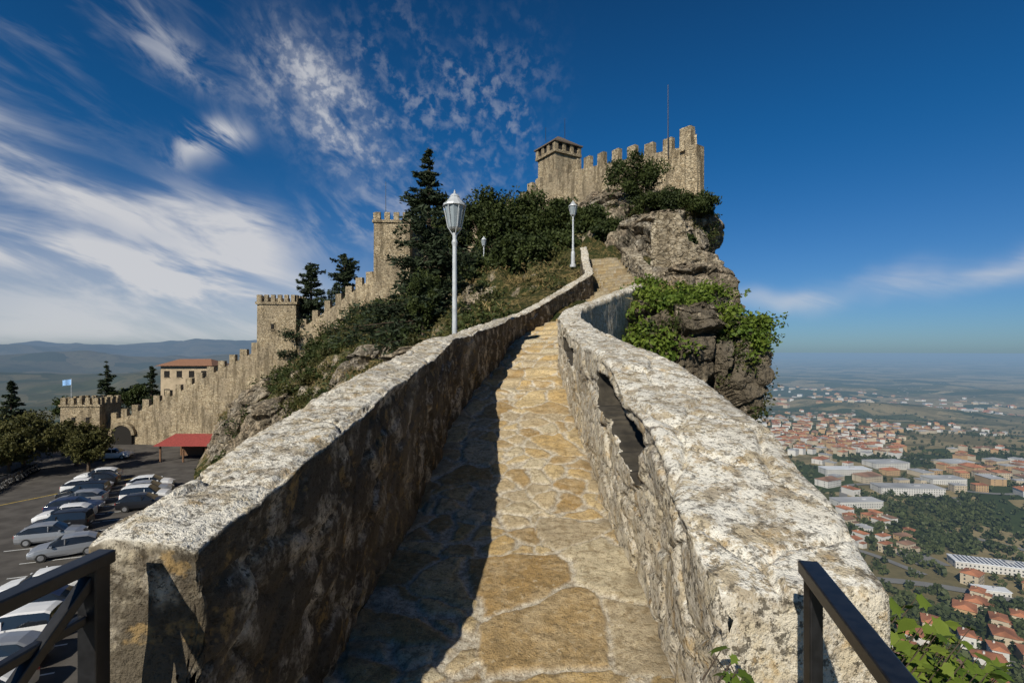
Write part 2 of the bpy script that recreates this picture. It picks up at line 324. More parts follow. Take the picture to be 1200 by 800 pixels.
# ------------------------------------------------------------------ parapet walls
def sweep_wall(name, st, mat, ds, amp=1., slot=None, capend=True, drop=2.5, seed=0, nin=50, ntop=34, nout=34, joint=1.):
    st = np.array(st, float)  # xi yi xo yo ztop zbase
    c = (st[:, :2]+st[:, 2:4])/2; S = np.concatenate([[0], np.cumsum(np.hypot(*np.diff(c, axis=0).T))])
    s = np.arange(0, S[-1], ds) if np.isscalar(ds) else np.concatenate([np.arange(0, min(7, S[-1]), ds[0]), np.arange(7, S[-1], ds[1])])
    R = np.stack([np.interp(s, S, st[:, k]) for k in range(6)], 1)
    fi = np.linspace(0, 1, nin); ft = np.linspace(0, 1, ntop+2)[1:-1]; fo = np.linspace(1, 0, nout)
    def ring(R, qz=1., qx=1.):
        xi, yi, xo, yo, zt, zb = R.T; mx, my = (xi+xo)/2, (yi+yo)/2
        xi, xo = mx+(xi-mx)*qx, mx+(xo-mx)*qx; yi, yo = my+(yi-my)*qx, my+(yo-my)*qx; zb0 = zb-.15; zt = zb0+(zt-zb0)*qz
        zo = zb0-drop*qx
        a = np.stack([xi[:, None]+0*fi, yi[:, None]+0*fi, zb0[:, None]+(zt-zb0)[:, None]*fi], -1)
        W = np.hypot(xo-xi, yo-yi)[:, None]+1e-6
        e = np.minimum(ft, 1-ft)*W; zz = zt[:, None]+.02*qx*sst(0, .06, e)
        b = np.stack([xi[:, None]+(xo-xi)[:, None]*ft, yi[:, None]+(yo-yi)[:, None]*ft, zz], -1)
        d = np.stack([xo[:, None]+0*fo, yo[:, None]+0*fo, zo[:, None]+(zt-zo)[:, None]*fo], -1)
        return np.concatenate([a, b, d], 1)
    body = ring(R); caps = []
    kc = 16
    for i in range(kc): caps.append(ring(R[:1], .02+.98*i/kc, .02+.98*i/kc))
    parts = caps+[body]
    if capend:
        for i in range(kc)[::-1]: parts.append(ring(R[-1:], .02+.98*i/kc, .02+.98*i/kc))
    V = np.concatenate(parts, 0); nr, nc = V.shape[:2]
    n_side = np.zeros((nr, nc)); n_side[kc:, :nin-1] = 1
    q = V.copy(); holes = np.zeros((nr, nc), bool)
    V = V+fvec(q*1.1, 2, seed)*.10*amp+fvec(q*5, 2, seed+5)*.028*amp+fvec(q*19, 3, seed+9)*.022*amp
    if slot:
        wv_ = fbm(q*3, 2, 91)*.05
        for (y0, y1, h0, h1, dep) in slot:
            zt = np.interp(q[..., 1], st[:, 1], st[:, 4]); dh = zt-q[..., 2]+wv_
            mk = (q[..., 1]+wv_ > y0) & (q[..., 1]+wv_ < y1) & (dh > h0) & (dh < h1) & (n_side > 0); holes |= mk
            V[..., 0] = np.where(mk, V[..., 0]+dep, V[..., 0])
    wq = (q+fvec(q*4, 2, seed)*.12)*np.array([2.6, 2.6, 4.4]); w1, w2, wi = worley(wq, False, seed+3)
    gr = (1-sst(.02, .12, w2-w1))
    side = np.zeros(nc); side[:nin-2] = 1.
    dirn = (R[:, :2]-R[:, 2:4]); dirn = dirn/np.linalg.norm(dirn, axis=1)[:, None]
    dfull = np.concatenate([np.repeat(dirn[:1], kc, 0), dirn]+([np.repeat(dirn[-1:], kc, 0)] if capend else []), 0)
    disp = ((wi-.5)*.036-gr*.024)*joint
    V[..., 0] += dfull[:, None, 0]*disp*side; V[..., 1] += dfull[:, None, 1]*disp*side
    tp = np.zeros(nc); tp[nin:nin+ntop] = 1
    k1, k2, ki = worley(q*np.array([2.2, 1.4, 1])+fvec(q*3, 2, seed)*.3, True, seed+7)
    V[..., 2] += tp*((ki-.5)*.030-(1-sst(.01, .07, k2-k1))*.026)*joint
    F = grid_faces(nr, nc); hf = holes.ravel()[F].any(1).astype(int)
    mb = MB(); mb.add(V, F, hf); return mb.obj(name, [mat, M_slotshade], True)
def left_of(pts, th):
    p = np.array(pts)[:, :2]; d = np.gradient(p, axis=0); d /= np.linalg.norm(d, axis=1, keepdims=True); nrm = np.stack([-d[:, 1], d[:, 0]], 1)
    return p+nrm*np.array(th)[:, None]
Lin = [(-.94, 1.5), (-.86, 2.5), (-.82, 4.5), (-.77, 6.9), (-.62, 7.8), (-.2, 10.5), (.0, 12.4), (.35, 14), (1.7, 17), (3.2, 20), (3.5, 23), (3.8, 26)]
Lout = left_of(Lin, [.31, .40, .42, .36, .34, .34, .34, .34, .34, .34, .34, .34]); Lout[0] = (-1.26, 1.5)
Lt = [-.60, -.42, -.16, .16, .24, .56, .74, .95, 1.88, 3.0, 3.9, 5.2]; Lb = [-1.6, -1.59, -1.43, -.93, -.75, -.22, .1, .38, 1.15, 2.1, 3.2, 4.6]
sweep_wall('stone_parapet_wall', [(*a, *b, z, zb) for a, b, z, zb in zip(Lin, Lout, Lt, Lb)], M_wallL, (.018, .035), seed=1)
Rin = [(.70, 1.70), (.73, 2.3), (.82, 3.0), (.84, 4), (.84, 5), (.84, 6.5), (.82, 8.0), (.84, 9.3), (1.15, 10.8), (1.8, 12.4), (3.1, 14.9), (4.4, 17.3)]
Rout = left_of(Rin, [-.60, -.66, -.68, -.72, -.71, -.60, -.45, -.40, -.36, -.36, -.36, -.36]); Rout[0] = (1.27, 1.72)
Rt = [-.82, -.68, -.47, -.28, -.10, .08, .33, .58, .86, 1.15, 1.72, 2.4]; Rb = [-1.6, -1.6, -1.58, -1.5, -1.35, -1.03, -.68, -.35, -.05, .38, 1.15, 2.0]
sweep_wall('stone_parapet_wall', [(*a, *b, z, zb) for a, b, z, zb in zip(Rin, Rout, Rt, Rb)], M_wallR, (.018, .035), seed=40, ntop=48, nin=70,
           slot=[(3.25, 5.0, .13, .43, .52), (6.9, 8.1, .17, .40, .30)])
sweep_wall('stone_parapet_wall', [(4.7, 18.0, 5.0, 17.8, 2.7, 2.0), (5.3, 21.5, 5.7, 21.3, 3.6, 2.8), (5.3, 25, 5.8, 25, 5.0, 4.0)], M_ruin, .05, amp=1.6, seed=60, nin=24, ntop=12, nout=20, joint=2.5)
sweep_wall('ruined_stone_wall', [(6.3, 23.2, 6.8, 24.2, 5.5, 3.0), (6.6, 23.1, 7.0, 24.1, 6.2, 3.0), (7.4, 22.9, 7.8, 24.0, 6.1, 3.0), (7.75, 22.9, 8.1, 24.0, 5.7, 2.9), (7.9, 23.0, 8.2, 24.2, 4.9, 2.8), (8.8, 23.2, 8.9, 24.3, 4.3, 2.8)], M_ruin, .045, amp=2.2, seed=70, nin=60, ntop=18, nout=24, drop=1, joint=3.)

# ------------------------------------------------------------------ near terrain (ridge and hill)
C = []
for Y, pz in ((-30, -3), (-12, -2), (-5, -1.6), (0, -1.6), (4, -1.4), (8, -.6)):
    C += [(0, Y, pz-.6), (-2.4, Y, pz-3.2), (2.6, Y, pz-4), (-6, Y, -9.5), (-12, Y, -14), (7, Y, -16), (16, Y, -65), (42, Y, -140), (80, Y, -180)]
C += [(-1.3, 10, -1.3), (.2, 11, -.7), (1.2, 14.0, -.1), (2.4, 16, .9), (3.9, 19, 1.5), (4.5, 22.5, 2.5), (4.8, 26, 4.0),
 (-3.4, 12.5, -2.4), (-3.5, 16, -.9), (-2.4, 21, .5), (-6.2, 22, -1.6), (-6, 29, .5), (-3.5, 35, 3.4), (0, 28, 2.9), (1.8, 23, 2.3), (-13.3, 40, -2.2), (-10.4, 25, -5.6),
 (-14, 33, -6.2), (-22, 45, -9.5), (-26, 60, -4.2), (-35, 58, -14.5), (-30, 50, -13.5), (-12, 16, -13), (-16, 22, -14.8), (-22, 33, -15.2), (-18, 58, 1.0), (-10, 52, 3.4),
 (-46, 77, -11.5), (-41, 70, -11.2), (-54, 79, -14.3), (-65, 81, -15.5), (-38, 74, -5.8), (-32, 74, -3.0), (-20, 69, 5), (-14, 69, 6.3), (-28, 72, -.2), (-6, 70, 9), (-3, 45, 5.5), (0, 58, 10),
 (7.5, 43, 8.5), (5, 54, 13), (1, 64, 14), (14.5, 45, 10.5), (11, 52, 12.5), (8, 60, 14.5), (12, 65, 15), (-5, 80, 12), (-18, 80, 8), (4.3, 30, 4.8), (5, 37, 6.6), (9.5, 36, 6.5), (12.5, 39, 7.5), (9.0, 28, 3.8),
 (4.6, 20.5, 1.9), (7.5, 21.5, 1.9), (3.0, 12, -3), (5, 14, -4), (8, 17, -6), (10.5, 22, -6), (12, 28, -6), (15, 34, -3), (18, 40, -4), (21, 48, -5),
 (18, 20, -60), (22, 30, -60), (27, 45, -50), (45, 25, -140), (50, 47, -135), (80, 25, -180), (80, 50, -180), (20, 80, 0), (35, 80, -50), (60, 80, -140), (85, 80, -185),
 (0, 110, -5), (30, 120, -90), (0, 150, -80), (60, 150, -180), (-60, 150, -90), (-130, 150, -120), (-60, 95, -13), (-40, 100, -10), (-85, 95, -18), (-100, 110, -40), (-130, 90, -60), (-130, 50, -50), (-130, 0, -50), (-130, -30, -50), (-110, 50, -20), (-110, 20, -20)]
for X in (-26, -40, -60, -80, -98):
    for Y in (-30, -10, 10, 30, 50, 66, 78):
        if X < -.53*Y-6 or (X < -.55*Y-4): C.append((X, Y, -15.7))
C = np.array(C, float); K = np.linalg.norm(C[:, None, :2]-C[None, :, :2], axis=-1); wts = np.linalg.solve(K, C[:, 2])
def lot_mask(x, y): return sst(2, -1.5, x-(-.50*y-7.0))*sst(-108, -104, x)*sst(86, 82, y)
def ground0(x, y):
    x = np.asarray(x, float); y = np.asarray(y, float); sh = x.shape; x = x.ravel(); y = y.ravel(); z = np.zeros(len(x))
    for i in range(0, len(x), 20000):
        z[i:i+20000] = np.hypot(x[i:i+20000, None]-C[:, 0], y[i:i+20000, None]-C[:, 1]) @ wts
    lm = lot_mask(x, y); p = np.stack([x, y, z], -1)
    nz = fbm(p*.16, 4)*4.5+fbm(p*.7, 4)*1.5
    f1, f2, wi = worley((p+fvec(p*.4, 2)*1.5)*np.array([.35, .35, .25])); nz += (wi-.5)*1.6-(1-sst(0, .12, f2-f1))*.5
    d_path = np.min(np.hypot(x[:, None]-mid[:, 0], y[:, None]-mid[:, 1]), axis=1)
    amp = sst(.8, 5.0, d_path)*sst(0, .8, 1-lm)
    wallb = sst(60, 74, y)*sst(-70, -60, x)*.6; amp = amp*(1-wallb)
    z = z+nz*amp
    z = z*(1-lm)+(-15.6)*lm
    return z.reshape(sh)
gx = np.concatenate([np.arange(-140, -56, 2.), np.arange(-56, 26, .42), np.arange(26, 92, 2.)]); gy = np.concatenate([np.arange(-32, 6, 1.2), np.arange(6, 86, .42), np.arange(86, 155, 2.)])
X, Y = np.meshgrid(gx, gy, indexing='ij'); Z = ground0(X, Y)
V = np.stack([X, Y, Z], -1); hv = fvec(V*.5, 3, 77)*1.1*sst(1, 6, np.abs(X-1))[..., None]*(1-lot_mask(X, Y))[..., None]; hv[..., 2] = 0; V = V+hv
mb = MB(); mb.add(V, grid_faces(len(gx), len(gy))[:, ::-1]); mb.obj('hillside_terrain', M_hill, True)

# ------------------------------------------------------------------ rock crags
def loft_rock(name, sec, amp, nz=150, na=260, seed=0, cell=.8, mat=M_rock):
    sec = np.array(sec, float); u = np.linspace(0, 1, nz); S = np.linspace(0, 1, len(sec)); zz = np.interp(u, S, sec[:, 0])
    cx, cy, rx, ry = [np.interp(zz, sec[:, 0], sec[:, k]) for k in (1, 2, 3, 4)]
    a = np.linspace(0, 2*math.pi, na, endpoint=False); e = .75
    ca = np.sign(np.cos(a))*np.abs(np.cos(a))**e; sa = np.sign(np.sin(a))*np.abs(np.sin(a))**e
    V = np.stack([cx[:, None]+rx[:, None]*ca, cy[:, None]+ry[:, None]*sa, zz[:, None]+0*a], -1)
    q = V.copy(); rad = np.stack([ca+0*zz[:, None], sa+0*zz[:, None], 0*ca+0*zz[:, None]], -1)
    f1, f2, wi = worley((q+fvec(q*.5, 2, seed)*1.2)*np.array([1, 1, .55])*cell, False, seed)
    g1, g2, gi = worley((q+fvec(q*1.2, 2, seed)*.5)*np.array([1, 1, .7])*cell*3, False, seed+5)
    d = (wi-.5)*1.2-(1-sst(0, .18, f2-f1))*.45+(gi-.5)*.34-(1-sst(0, .14, g2-g1))*.14+fbm(q*.5*cell, 4, seed)*1.6+fbm(q*4*cell, 3, seed)*.30
    V = V+rad*(d*amp)[..., None]; V[..., 2] += fbm(q*1.1*cell, 4, seed+2)*amp*1.1+(wi-.5)*amp*.5
    mb = MB(); mb.add(V, grid_faces(nz, na, True)); o = mb.obj(name, mat, False); return V
crag = loft_rock('rock_crag', [(-60, 14, 20, 9, 12), (-25, 8, 18, 5, 7), (-8, 5.0, 17, 2.4, 3.5), (-4, 5.0, 16.9, 2.2, 3.2), (-2, 5.1, 16.8, 2.3, 3.2), (-1, 5.15, 16.8, 2.45, 3.3), (-.2, 5.05, 16.8, 2.5, 3.3), (.6, 5.0, 17, 2.3, 3.1), (1.25, 5.0, 17.4, 1.9, 2.7), (1.85, 5.1, 18, 1.3, 2.0), (2.05, 5.1, 18.2, .05, .05)], .70, 260, 280, 3, .9, M_rockd)
crag2 = loft_rock('rock_crag', [(-20, 8, 23, 3.5, 5), (-4, 7.7, 22.5, 2.2, 3), (1.2, 7.6, 22, 2.1, 2.4), (2.6, 7.7, 22.4, 1.9, 2.2), (3.5, 7.8, 23, 1.5, 1.6), (3.8, 7.9, 23, .05, .05)], .6, 130, 180, 14, .8)
cliff = loft_rock('castle_cliff', [(-90, 22, 58, 18, 20), (-40, 17, 55, 12, 14), (-10, 13, 53, 7, 9.5), (2, 12, 51, 5.6, 8), (6.5, 12.2, 50, 5.4, 7.6), (9, 12.6, 50, 6.1, 7.6), (11, 12.8, 50, 6.3, 7.4), (12.6, 12.4, 51, 5.7, 6.6), (14.0, 12, 52, 5.3, 5.6), (15.5, 11.7, 54, 4.2, 4.6), (16.2, 11.5, 55, .05, .05)], .95, 260, 300, 21, .42)
loft_rock('rock_outcrop', [(0, 9.5, 35, 4.2, 4), (5, 9.5, 34, 3.7, 3), (7.5, 9.3, 34.5, 2.8, 2.6), (8.8, 9.3, 35.5, 1.8, 2), (9.3, 9.3, 36, .05, .05)], .9, 110, 180, 33, .6)
loft_rock('rock_outcrop', [(-18, -33, 66, 6, 5), (-12, -33, 66, 5, 4.2), (-7, -32, 67, 4, 3.6), (-4, -31, 68, 2.4, 2.4), (-3, -31, 68, .05, .05)], 1.1, 110, 160, 43, .42)
loft_rock('rock_outcrop', [(-12, -9, 33, 4, 4), (-4, -9, 33, 3.2, 3.2), (-1.2, -8.6, 33.5, 2.2, 2.4), (.2, -8.4, 34, .9, 1.2), (.4, -8.4, 34, .05, .05)], .8, 90, 150, 53, .6)
loft_rock('rock_outcrop', [(-18, -25, 52, 5, 5), (-10, -25, 53, 4, 4), (-6, -24, 54, 2.6, 3), (-4.6, -24, 54, .05, .05)], 1.0, 90, 150, 63, .5)
loft_rock('rock_outcrop', [(-8, -4, 19, 2.5, 2.5), (-2, -4, 19, 1.9, 1.9), (-.6, -3.8, 19.3, 1.1, 1.2), (-.1, -3.8, 19.3, .05, .05)], .6, 80, 130, 73, .9)

# ------------------------------------------------------------------ foliage tools
def leaves(mb, cen, size, mi=0, wr=.5, flat=0., r=rng):
    N = len(cen); a = r.normal(size=(N, 3)); a[:, 2] *= (1-flat); a /= np.linalg.norm(a, axis=1, keepdims=True)
    b = r.normal(size=(N, 3)); b = np.cross(a, b); b /= np.linalg.norm(b, axis=1, keepdims=True)
    L = (np.asarray(size)*r.uniform(.6, 1.3, N))[:, None]; W = L*wr
    v = np.stack([cen-a*L*.5, cen+b*W*.5, cen+a*L*.5, cen-b*W*.5], 1).reshape(-1, 3)
    mb.add(v, np.arange(N*4).reshape(N, 4), mi)
def ball_leaves(mb, c, rad, n, size, mi=0, wr=.55, r=rng):
    d = r.normal(size=(n, 3)); d /= np.linalg.norm(d, axis=1, keepdims=True); u = r.uniform(.25, 1, n)**.5
    k = 1+.45*np.sin(d[:, 0]*4+c[0])*np.cos(d[:, 1]*5+c[1]*2)+.25*np.sin(d[:, 2]*7+c[2])
    leaves(mb, np.array(c)+d*(u*k)[:, None]*np.array(rad), size, mi, wr, r=r)
def broadleaf(name, base, crown, rad, mat, nc=34, nl=260, ls=.22, cr=.34):
    mb = MB(); base = np.array(base, float); crown = np.array(crown, float); rad = np.array(rad, float); hgt = crown[2]-base[2]
    mb.tube(base-np.array([0, 0, .5]), base+(crown-base)*.6, hgt*.05+.05, hgt*.03+.03, 8, 1)
    for i in range(nc):
        d = rng.normal(size=3); d /= np.linalg.norm(d); d[2] = d[2]*.9+.05; c = crown+d*rad*rng.uniform(.35, 1.0)
        if i % 3 == 0: mb.tube(base+(crown-base)*rng.uniform(.4, .7), c, hgt*.018+.02, .02, 5, 1, False)
        ball_leaves(mb, c, rad*cr*rng.uniform(.6, 1.25), nl, ls, 0)
    return mb.obj(name, [mat, M_bark])
def conifer(name, base, h, r, mat=M_pine, nb=170, nl=60, ls=.26, up=.1, lo=.08, pw=.8, bw=.22):
    mb = MB(); base = np.array(base, float); mb.tube(base-np.array([0, 0, .4]), base+np.array([0, 0, h*.6]), h*.022, h*.012, 8, 1); mb.tube(base+np.array([0, 0, h*.6]), base+np.array([0, 0, h]), h*.012, .015, 6, 1)
    lob = rng.uniform(.65, 1.25, 12)
    for k in range(nb):
        f = lo+(1-lo)*rng.uniform(0, 1)**1.25
        z = h*f*.985; a = rng.uniform(0, 6.28); R = r*(1-f)**pw+.10
        L = R*rng.uniform(.55, 1.12)*lob[int(f*11.9)]*(.85+.3*math.sin(a*3+f*20)); p0 = base+np.array([0, 0, z])
        dirz = up*1.6*(f-.3); nseg = max(10, int(nl*(.35+L/r)))
        u = rng.uniform(.08, 1.05, nseg)**.75; zc = L*(dirz*u-.30*u*(1-u*.55)*(1-f)); wd = bw*L*(1.12-u)*1.3+.05
        tip = p0+np.array([math.cos(a)*L, math.sin(a)*L, L*(dirz-.135*(1-f))]); mb.tube(p0, tip, .028*(1-f)+.012, .006, 4, 1, False)
        c = p0+np.stack([math.cos(a)*L*u-math.sin(a)*rng.normal(size=nseg)*wd, math.sin(a)*L*u+math.cos(a)*rng.normal(size=nseg)*wd, zc+rng.normal(size=nseg)*.06*L-.03*L], 1)
        leaves(mb, c, ls, 0, .32, .5)
    return mb.obj(name, [mat, M_bark])

conifer('spruce_tree', (-3.9, 24, .0), 9.5, 3.5, nb=250, nl=120, ls=.27, pw=.85)
broadleaf('shrub', (-4.0, 23, .2), (-3.8, 22.6, 2.2), (1.0, .95, 1.2), M_leaf, 30, 300, .12)
conifer('cedar_tree', (-31.0, 79, -2), 15.7, 5.4, nb=170, nl=120, ls=.55, pw=.55, up=.22)
conifer('cedar_tree', (-26.0, 79.5, 0), 15.0, 6.0, nb=190, nl=120, ls=.55, pw=.5, up=.25)
for (b, c, r) in (((-1.8, 42, 5), (-1.8, 42, 10.4), (2.5, 2.2, 2.7)), ((1.5, 44, 6), (1.5, 44, 11.0), (3.1, 2.4, 2.7)), ((4.6, 43, 7), (4.6, 43, 10.2), (2.8, 2.4, 2.3)), ((6.6, 41, 7), (6.2, 41, 9.8), (1.7, 1.7, 1.5)), ((-2.5, 38, 4), (-2.6, 38, 5.8), (1.9, 2, 1.3)), ((.9, 36, 4), (.9, 36, 6.6), (2.3, 1.8, 1.5)), ((3.5, 37, 5), (3.6, 37, 7.2), (1.9, 1.6, 1.2)), ((-5.5, 45, 5), (-5.5, 45, 9.3), (2.0, 2, 2.6))):
    broadleaf('oak_tree', b, c, r, M_leaf, 36, 320, .27)
conifer('cypress_tree', (-2.6, 46, 5), 9.6, 2.0, nb=130, nl=80, ls=.35)
for (b, c, r) in (((11.3, 45, 12), (10.7, 44, 14.6), (2.3, 1.6, 2.3)), ((13, 44, 11), (13.0, 43.2, 12.4), (2.4, 1.6, 1.4)), ((15.5, 44, 11), (15.6, 42.4, 12.0), (1.7, 1.2, 1.0)), ((9.4, 42, 9), (9.4, 41, 9.3), (1.3, 1.0, 1.0)), ((7, 36, 6), (6.8, 36, 8.3), (1.2, 1.2, .7)), ((10.5, 32, 6), (10.3, 31.4, 6.6), (.9, .7, .6))):
    broadleaf('cliff_shrub', b, c, r, M_leaf, 30, 300, .22)
for (x, y, h, r) in ((-63, 66, 7, 3.6), (-57, 67, 6.2, 3.2), (-70, 65, 8, 4), (-76, 66, 9, 4.2), (-52.5, 63.5, 5.6, 2.2), (-68, 58, 6, 3), (-62, 56, 5.3, 2.6), (-66, 61, 7, 3.4), (-59, 60, 5.8, 2.8), (-74, 60, 7.5, 3.6)):
    broadleaf('street_tree', (x, y, -15.5), (x, y, -15.5+h*.66), (r, r, h*.36), M_olive, 32, 240, .36)
conifer('spruce_tree', (-76, 96, -16), 14.0, 4.4, nb=130, nl=90, ls=.6); conifer('spruce_tree', (-69, 98, -16), 13, 4.2, nb=130, nl=90, ls=.6); conifer('spruce_tree', (-90, 92, -18), 12.5, 5, nb=120, nl=90, ls=.7)
for (x, y, zc, r) in ((-73, 99, -9, 3.4), (-82, 97, -11, 3.6), (-66, 100, -10, 3)): broadleaf('oak_tree', (x, y, -16), (x, y, zc), (r, r, 2.4), M_leaf, 26, 220, .45)

# hillside shrubs (mass)
mb = MB(); mg = MB()
N = 3300; x = rng.uniform(-46, 12, N); y = rng.uniform(13, 76, N)
keep = (lot_mask(x, y) < .05) & (x < .45*y-5) & (x < 1.5+(y-20)*.16); x, y = x[keep], y[keep]
z = ground0(x, y); dens = fbm(np.stack([x, y, z], -1)*.13, 3, 5)
for i in range(len(x)):
    if np.min(np.hypot(mid[:, 0]-x[i], mid[:, 1]-y[i])) < 1.9: continue
    if dens[i] > -.03 and rng.random() < .52:
        s = rng.uniform(.35, 1.3)*(.45+y[i]/72.); ball_leaves(mb, (x[i], y[i], z[i]+s*.35), (s, s, s*.8), int(150+90*s), .07+.0042*y[i], 0 if rng.random() < .55 else 1)
    elif rng.random() < .5:
        m_ = 70; c = np.stack([x[i]+rng.normal(size=m_)*.6, y[i]+rng.normal(size=m_)*.6, np.full(m_, z[i])+rng.uniform(0, .3, m_)], 1); leaves(mg, c, .32, 0, .12)
mb.obj('hillside_shrubs', [M_leaf, M_olive])
for (cx_, cy_, cz_) in ((5.4, 24.2, 3.6), (3.1, 21.5, 2.9), (3.0, 23.5, 3.4), (5.9, 19.8, 2.4), (3.4, 15.6, 1.2), (4.4, 16.4, 1.8)):
    m_ = 260; c = np.array([cx_, cy_, cz_])+rng.normal(size=(m_, 3))*np.array([.30, .7, .12]); leaves(mg, c, .20, 0, .12)
mg.obj('dry_grass_tufts', [M_dry])

# vines on near crag
mb = MB(); cv = crag.reshape(-1, 3); nrm_ok = (cv[:, 1] < 17.6) & (cv[:, 2] > -.6) & (cv[:, 2] < 3.4)
cand = cv[nrm_ok]; ds = fbm(cand*.8, 3, 8); cand = cand[(ds > -.03) | (cand[:, 2] > 1.6)]
for p in cand[rng.choice(len(cand), 400)]:
    if p[2] < .0 and rng.random() < .5: continue
    if p[0] < 3.2 and rng.random() < .5: continue
    s = rng.uniform(.12, .32); ball_leaves(mb, p+np.array([.0, -.12, .08]), (s*1.3, s, s*.9), 60, .12, 0, .65)
for k in range(30):
    p = cand[rng.integers(len(cand))]; a = rng.uniform(-.3, 1.); L = rng.uniform(.4, .8); tip = p+np.array([L*math.cos(a), -.4*L, L*math.sin(a)*.6]); mb.tube(p, tip, .012, .005, 4, 1, False)
    u = rng.uniform(0, 1, 26); leaves(mb, p+(tip-p)*u[:, None]+rng.normal(size=(26, 3))*.05, .12, 0, .65)
mb.obj('climbing_vine', [M_vine, M_bark])
mb = MB(); cand = cv[(cv[:, 1] < 18) & (cv[:, 2] > -4) & (cv[:, 2] < .8)]; ds = fbm(cand*.7, 3, 18); cand = cand[ds > -.03]
for p in cand[rng.choice(len(cand), 420)]:
    s = rng.uniform(.12, .34); ball_leaves(mb, p, (s*1.2, s, s), 50, .11, 0 if rng.random() < .3 else 2)
cv2 = cliff.reshape(-1, 3); cand = cv2[(cv2[:, 1] < 52) & (cv2[:, 2] > 3) & (cv2[:, 2] < 14)]; ds = fbm(cand*.25, 3, 28); cand = cand[ds > .03]
for p in cand[rng.choice(len(cand), 110)]:
    s = rng.uniform(.3, .8); ball_leaves(mb, p, (s*1.2, s, s), 110, .2, 0 if rng.random() < .5 else 2)
mb.obj('crag_shrubs', [M_olive, M_bark, M_leaf])

# ivy beside the right wall end, rooted on the flank below
mb = MB()
def leafpatch(c, sp, n, s):
    p0 = np.array(c, float)
    for k in range(n):
        p = p0+rng.normal(size=3)*np.array(sp); mb.tube(p-np.array([.04, -.03, .10]), p, .0025, .0015, 4, 1, False)
        a = rng.uniform(0, 6.28); tl = rng.uniform(-.3, .3); dx = np.array([math.cos(a), math.sin(a), tl]); dy = np.array([-math.sin(a), math.cos(a), rng.uniform(-.8, .8)]); L = s*rng.uniform(.5, 1.2)
        sh = [(0, 0), (.15, .32), (.02, .52), (.38, .38), (.5, .6), (.66, .28), (1.05, 0), (.66, -.28), (.5, -.6), (.38, -.38), (.02, -.52), (.15, -.32)]
        v = [p+dx*L*u+dy*L*w_ - np.array([0, 0, L*.45*u*u+.25*L*abs(w_)]) for u, w_ in sh]; mb.add(v, [list(range(12))], 0)
leafpatch((1.78, 2.25, -1.40), (.12, .14, .10), 130, .075); leafpatch((2.05, 2.5, -1.65), (.2, .2, .12), 190, .08); leafpatch((.60, 1.42, -.93), (.035, .04, .03), 18, .045)
leafpatch((1.6, 2.5, -1.3), (.07, .3, .08), 60, .065); leafpatch((2.5, 2.8, -2.0), (.25, .3, .14), 150, .085); leafpatch((1.9, 2.3, -1.8), (.3, .2, .2), 190, .08)
mb.obj('ivy_plant', [M_vine, M_bark])

# ------------------------------------------------------------------ castle
def curtain(name, pts, th=1.1, mw=1.15, gap=.95, mh=1.35, parent=None, back=(0, 1)):
    pts = np.array(pts, float); mb = MB()
    for a, b in zip(pts[:-1], pts[1:]):
        d = b[:2]-a[:2]; L = np.hypot(*d); d = d/L; nb = np.array([-d[1], d[0]])
        if nb @ np.array(back) < 0: nb = -nb
        k = max(2, int(L/.8)); u = np.linspace(0, 1, k)
        ptx = a[:2]+(b[:2]-a[:2])*u[:, None]; zt = a[2]+(b[2]-a[2])*u; zb = a[3]+(b[3]-a[3])*u-2.5
        fr = np.stack([np.concatenate([ptx, (zb+(zt-zb)*w_)[:, None]], 1)-np.append(nb*(1-w_)*.35, 0) for w_ in np.linspace(0, 1, 9)]+[np.concatenate([ptx+nb*th, zt[:, None]], 1), np.concatenate([ptx+nb*th, zb[:, None]], 1)], 0)
        fr[1:9] += fvec(fr[1:9]*.5, 3)*.25
        mb.add(fr, grid_faces(11, k))
        for e in (0, -1):
            q = fr[:, e]; mb.add(q, [list(range(11))])
        nm = max(1, int(round(L/(mw+gap)))); stp = L/nm; ang = math.atan2(d[1], d[0])
        for i in range(nm):
            s0 = (i+.5)*stp; p = a[:2]+d*s0+nb*.28; z = a[2]+(b[2]-a[2])*s0/L; hh = mh*rng.uniform(.86, 1.08)
            mb.box((p[0], p[1], z+hh/2-.35), (mw*rng.uniform(.85, 1.06), .56, hh+.7), ang, 0, rng.uniform(.9, .99))
    return mb.obj(name, M_castle, False, parent)
def tower(name, cx, cy, w_, d_, zb, zt, rz=0, parent=None, nm=4, slits=()):
    mb = MB(); cr, sr = math.cos(rz), math.sin(rz)
    def W(lx, ly): return (cx+lx*cr-ly*sr, cy+lx*sr+ly*cr)
    mb.box((cx, cy, (zb+zt)/2), (w_, d_, zt-zb), rz, 0, .97)
    mb.box((cx, cy, zt+.12), (w_+.25, d_+.25, .36), rz)
    for sx_, n_, LL, off in ((0, nm, w_, d_), (1, max(2, int(nm*d_/w_)), d_, w_)):
        for sg_ in (-1, 1):
            for i in range(n_):
                u = -LL/2+LL*(i+.5)/n_; mwid = LL/n_*.58
                if sx_ == 0: p = W(u, sg_*(off/2-.16)); sz = (mwid, .45, 1.1)
                else: p = W(sg_*(off/2-.165), u); sz = (.45, mwid, 1.1)
                mb.box((p[0], p[1], zt+.8), sz, rz)
    for (lx, z, ww, hh) in slits:
        p = W(lx, -d_/2*.985-.02); mb.box((p[0], p[1], z), (ww, .12, hh), rz, 1); mb.box((p[0], p[1], z-hh/2-.08), (ww+.3, .2, .14), rz, 0); mb.box((p[0], p[1], z+hh/2+.08), (ww+.3, .2, .14), rz, 0)
    return mb.obj(name, [M_castle, M_dark], False, parent)
castle = empty('castle')
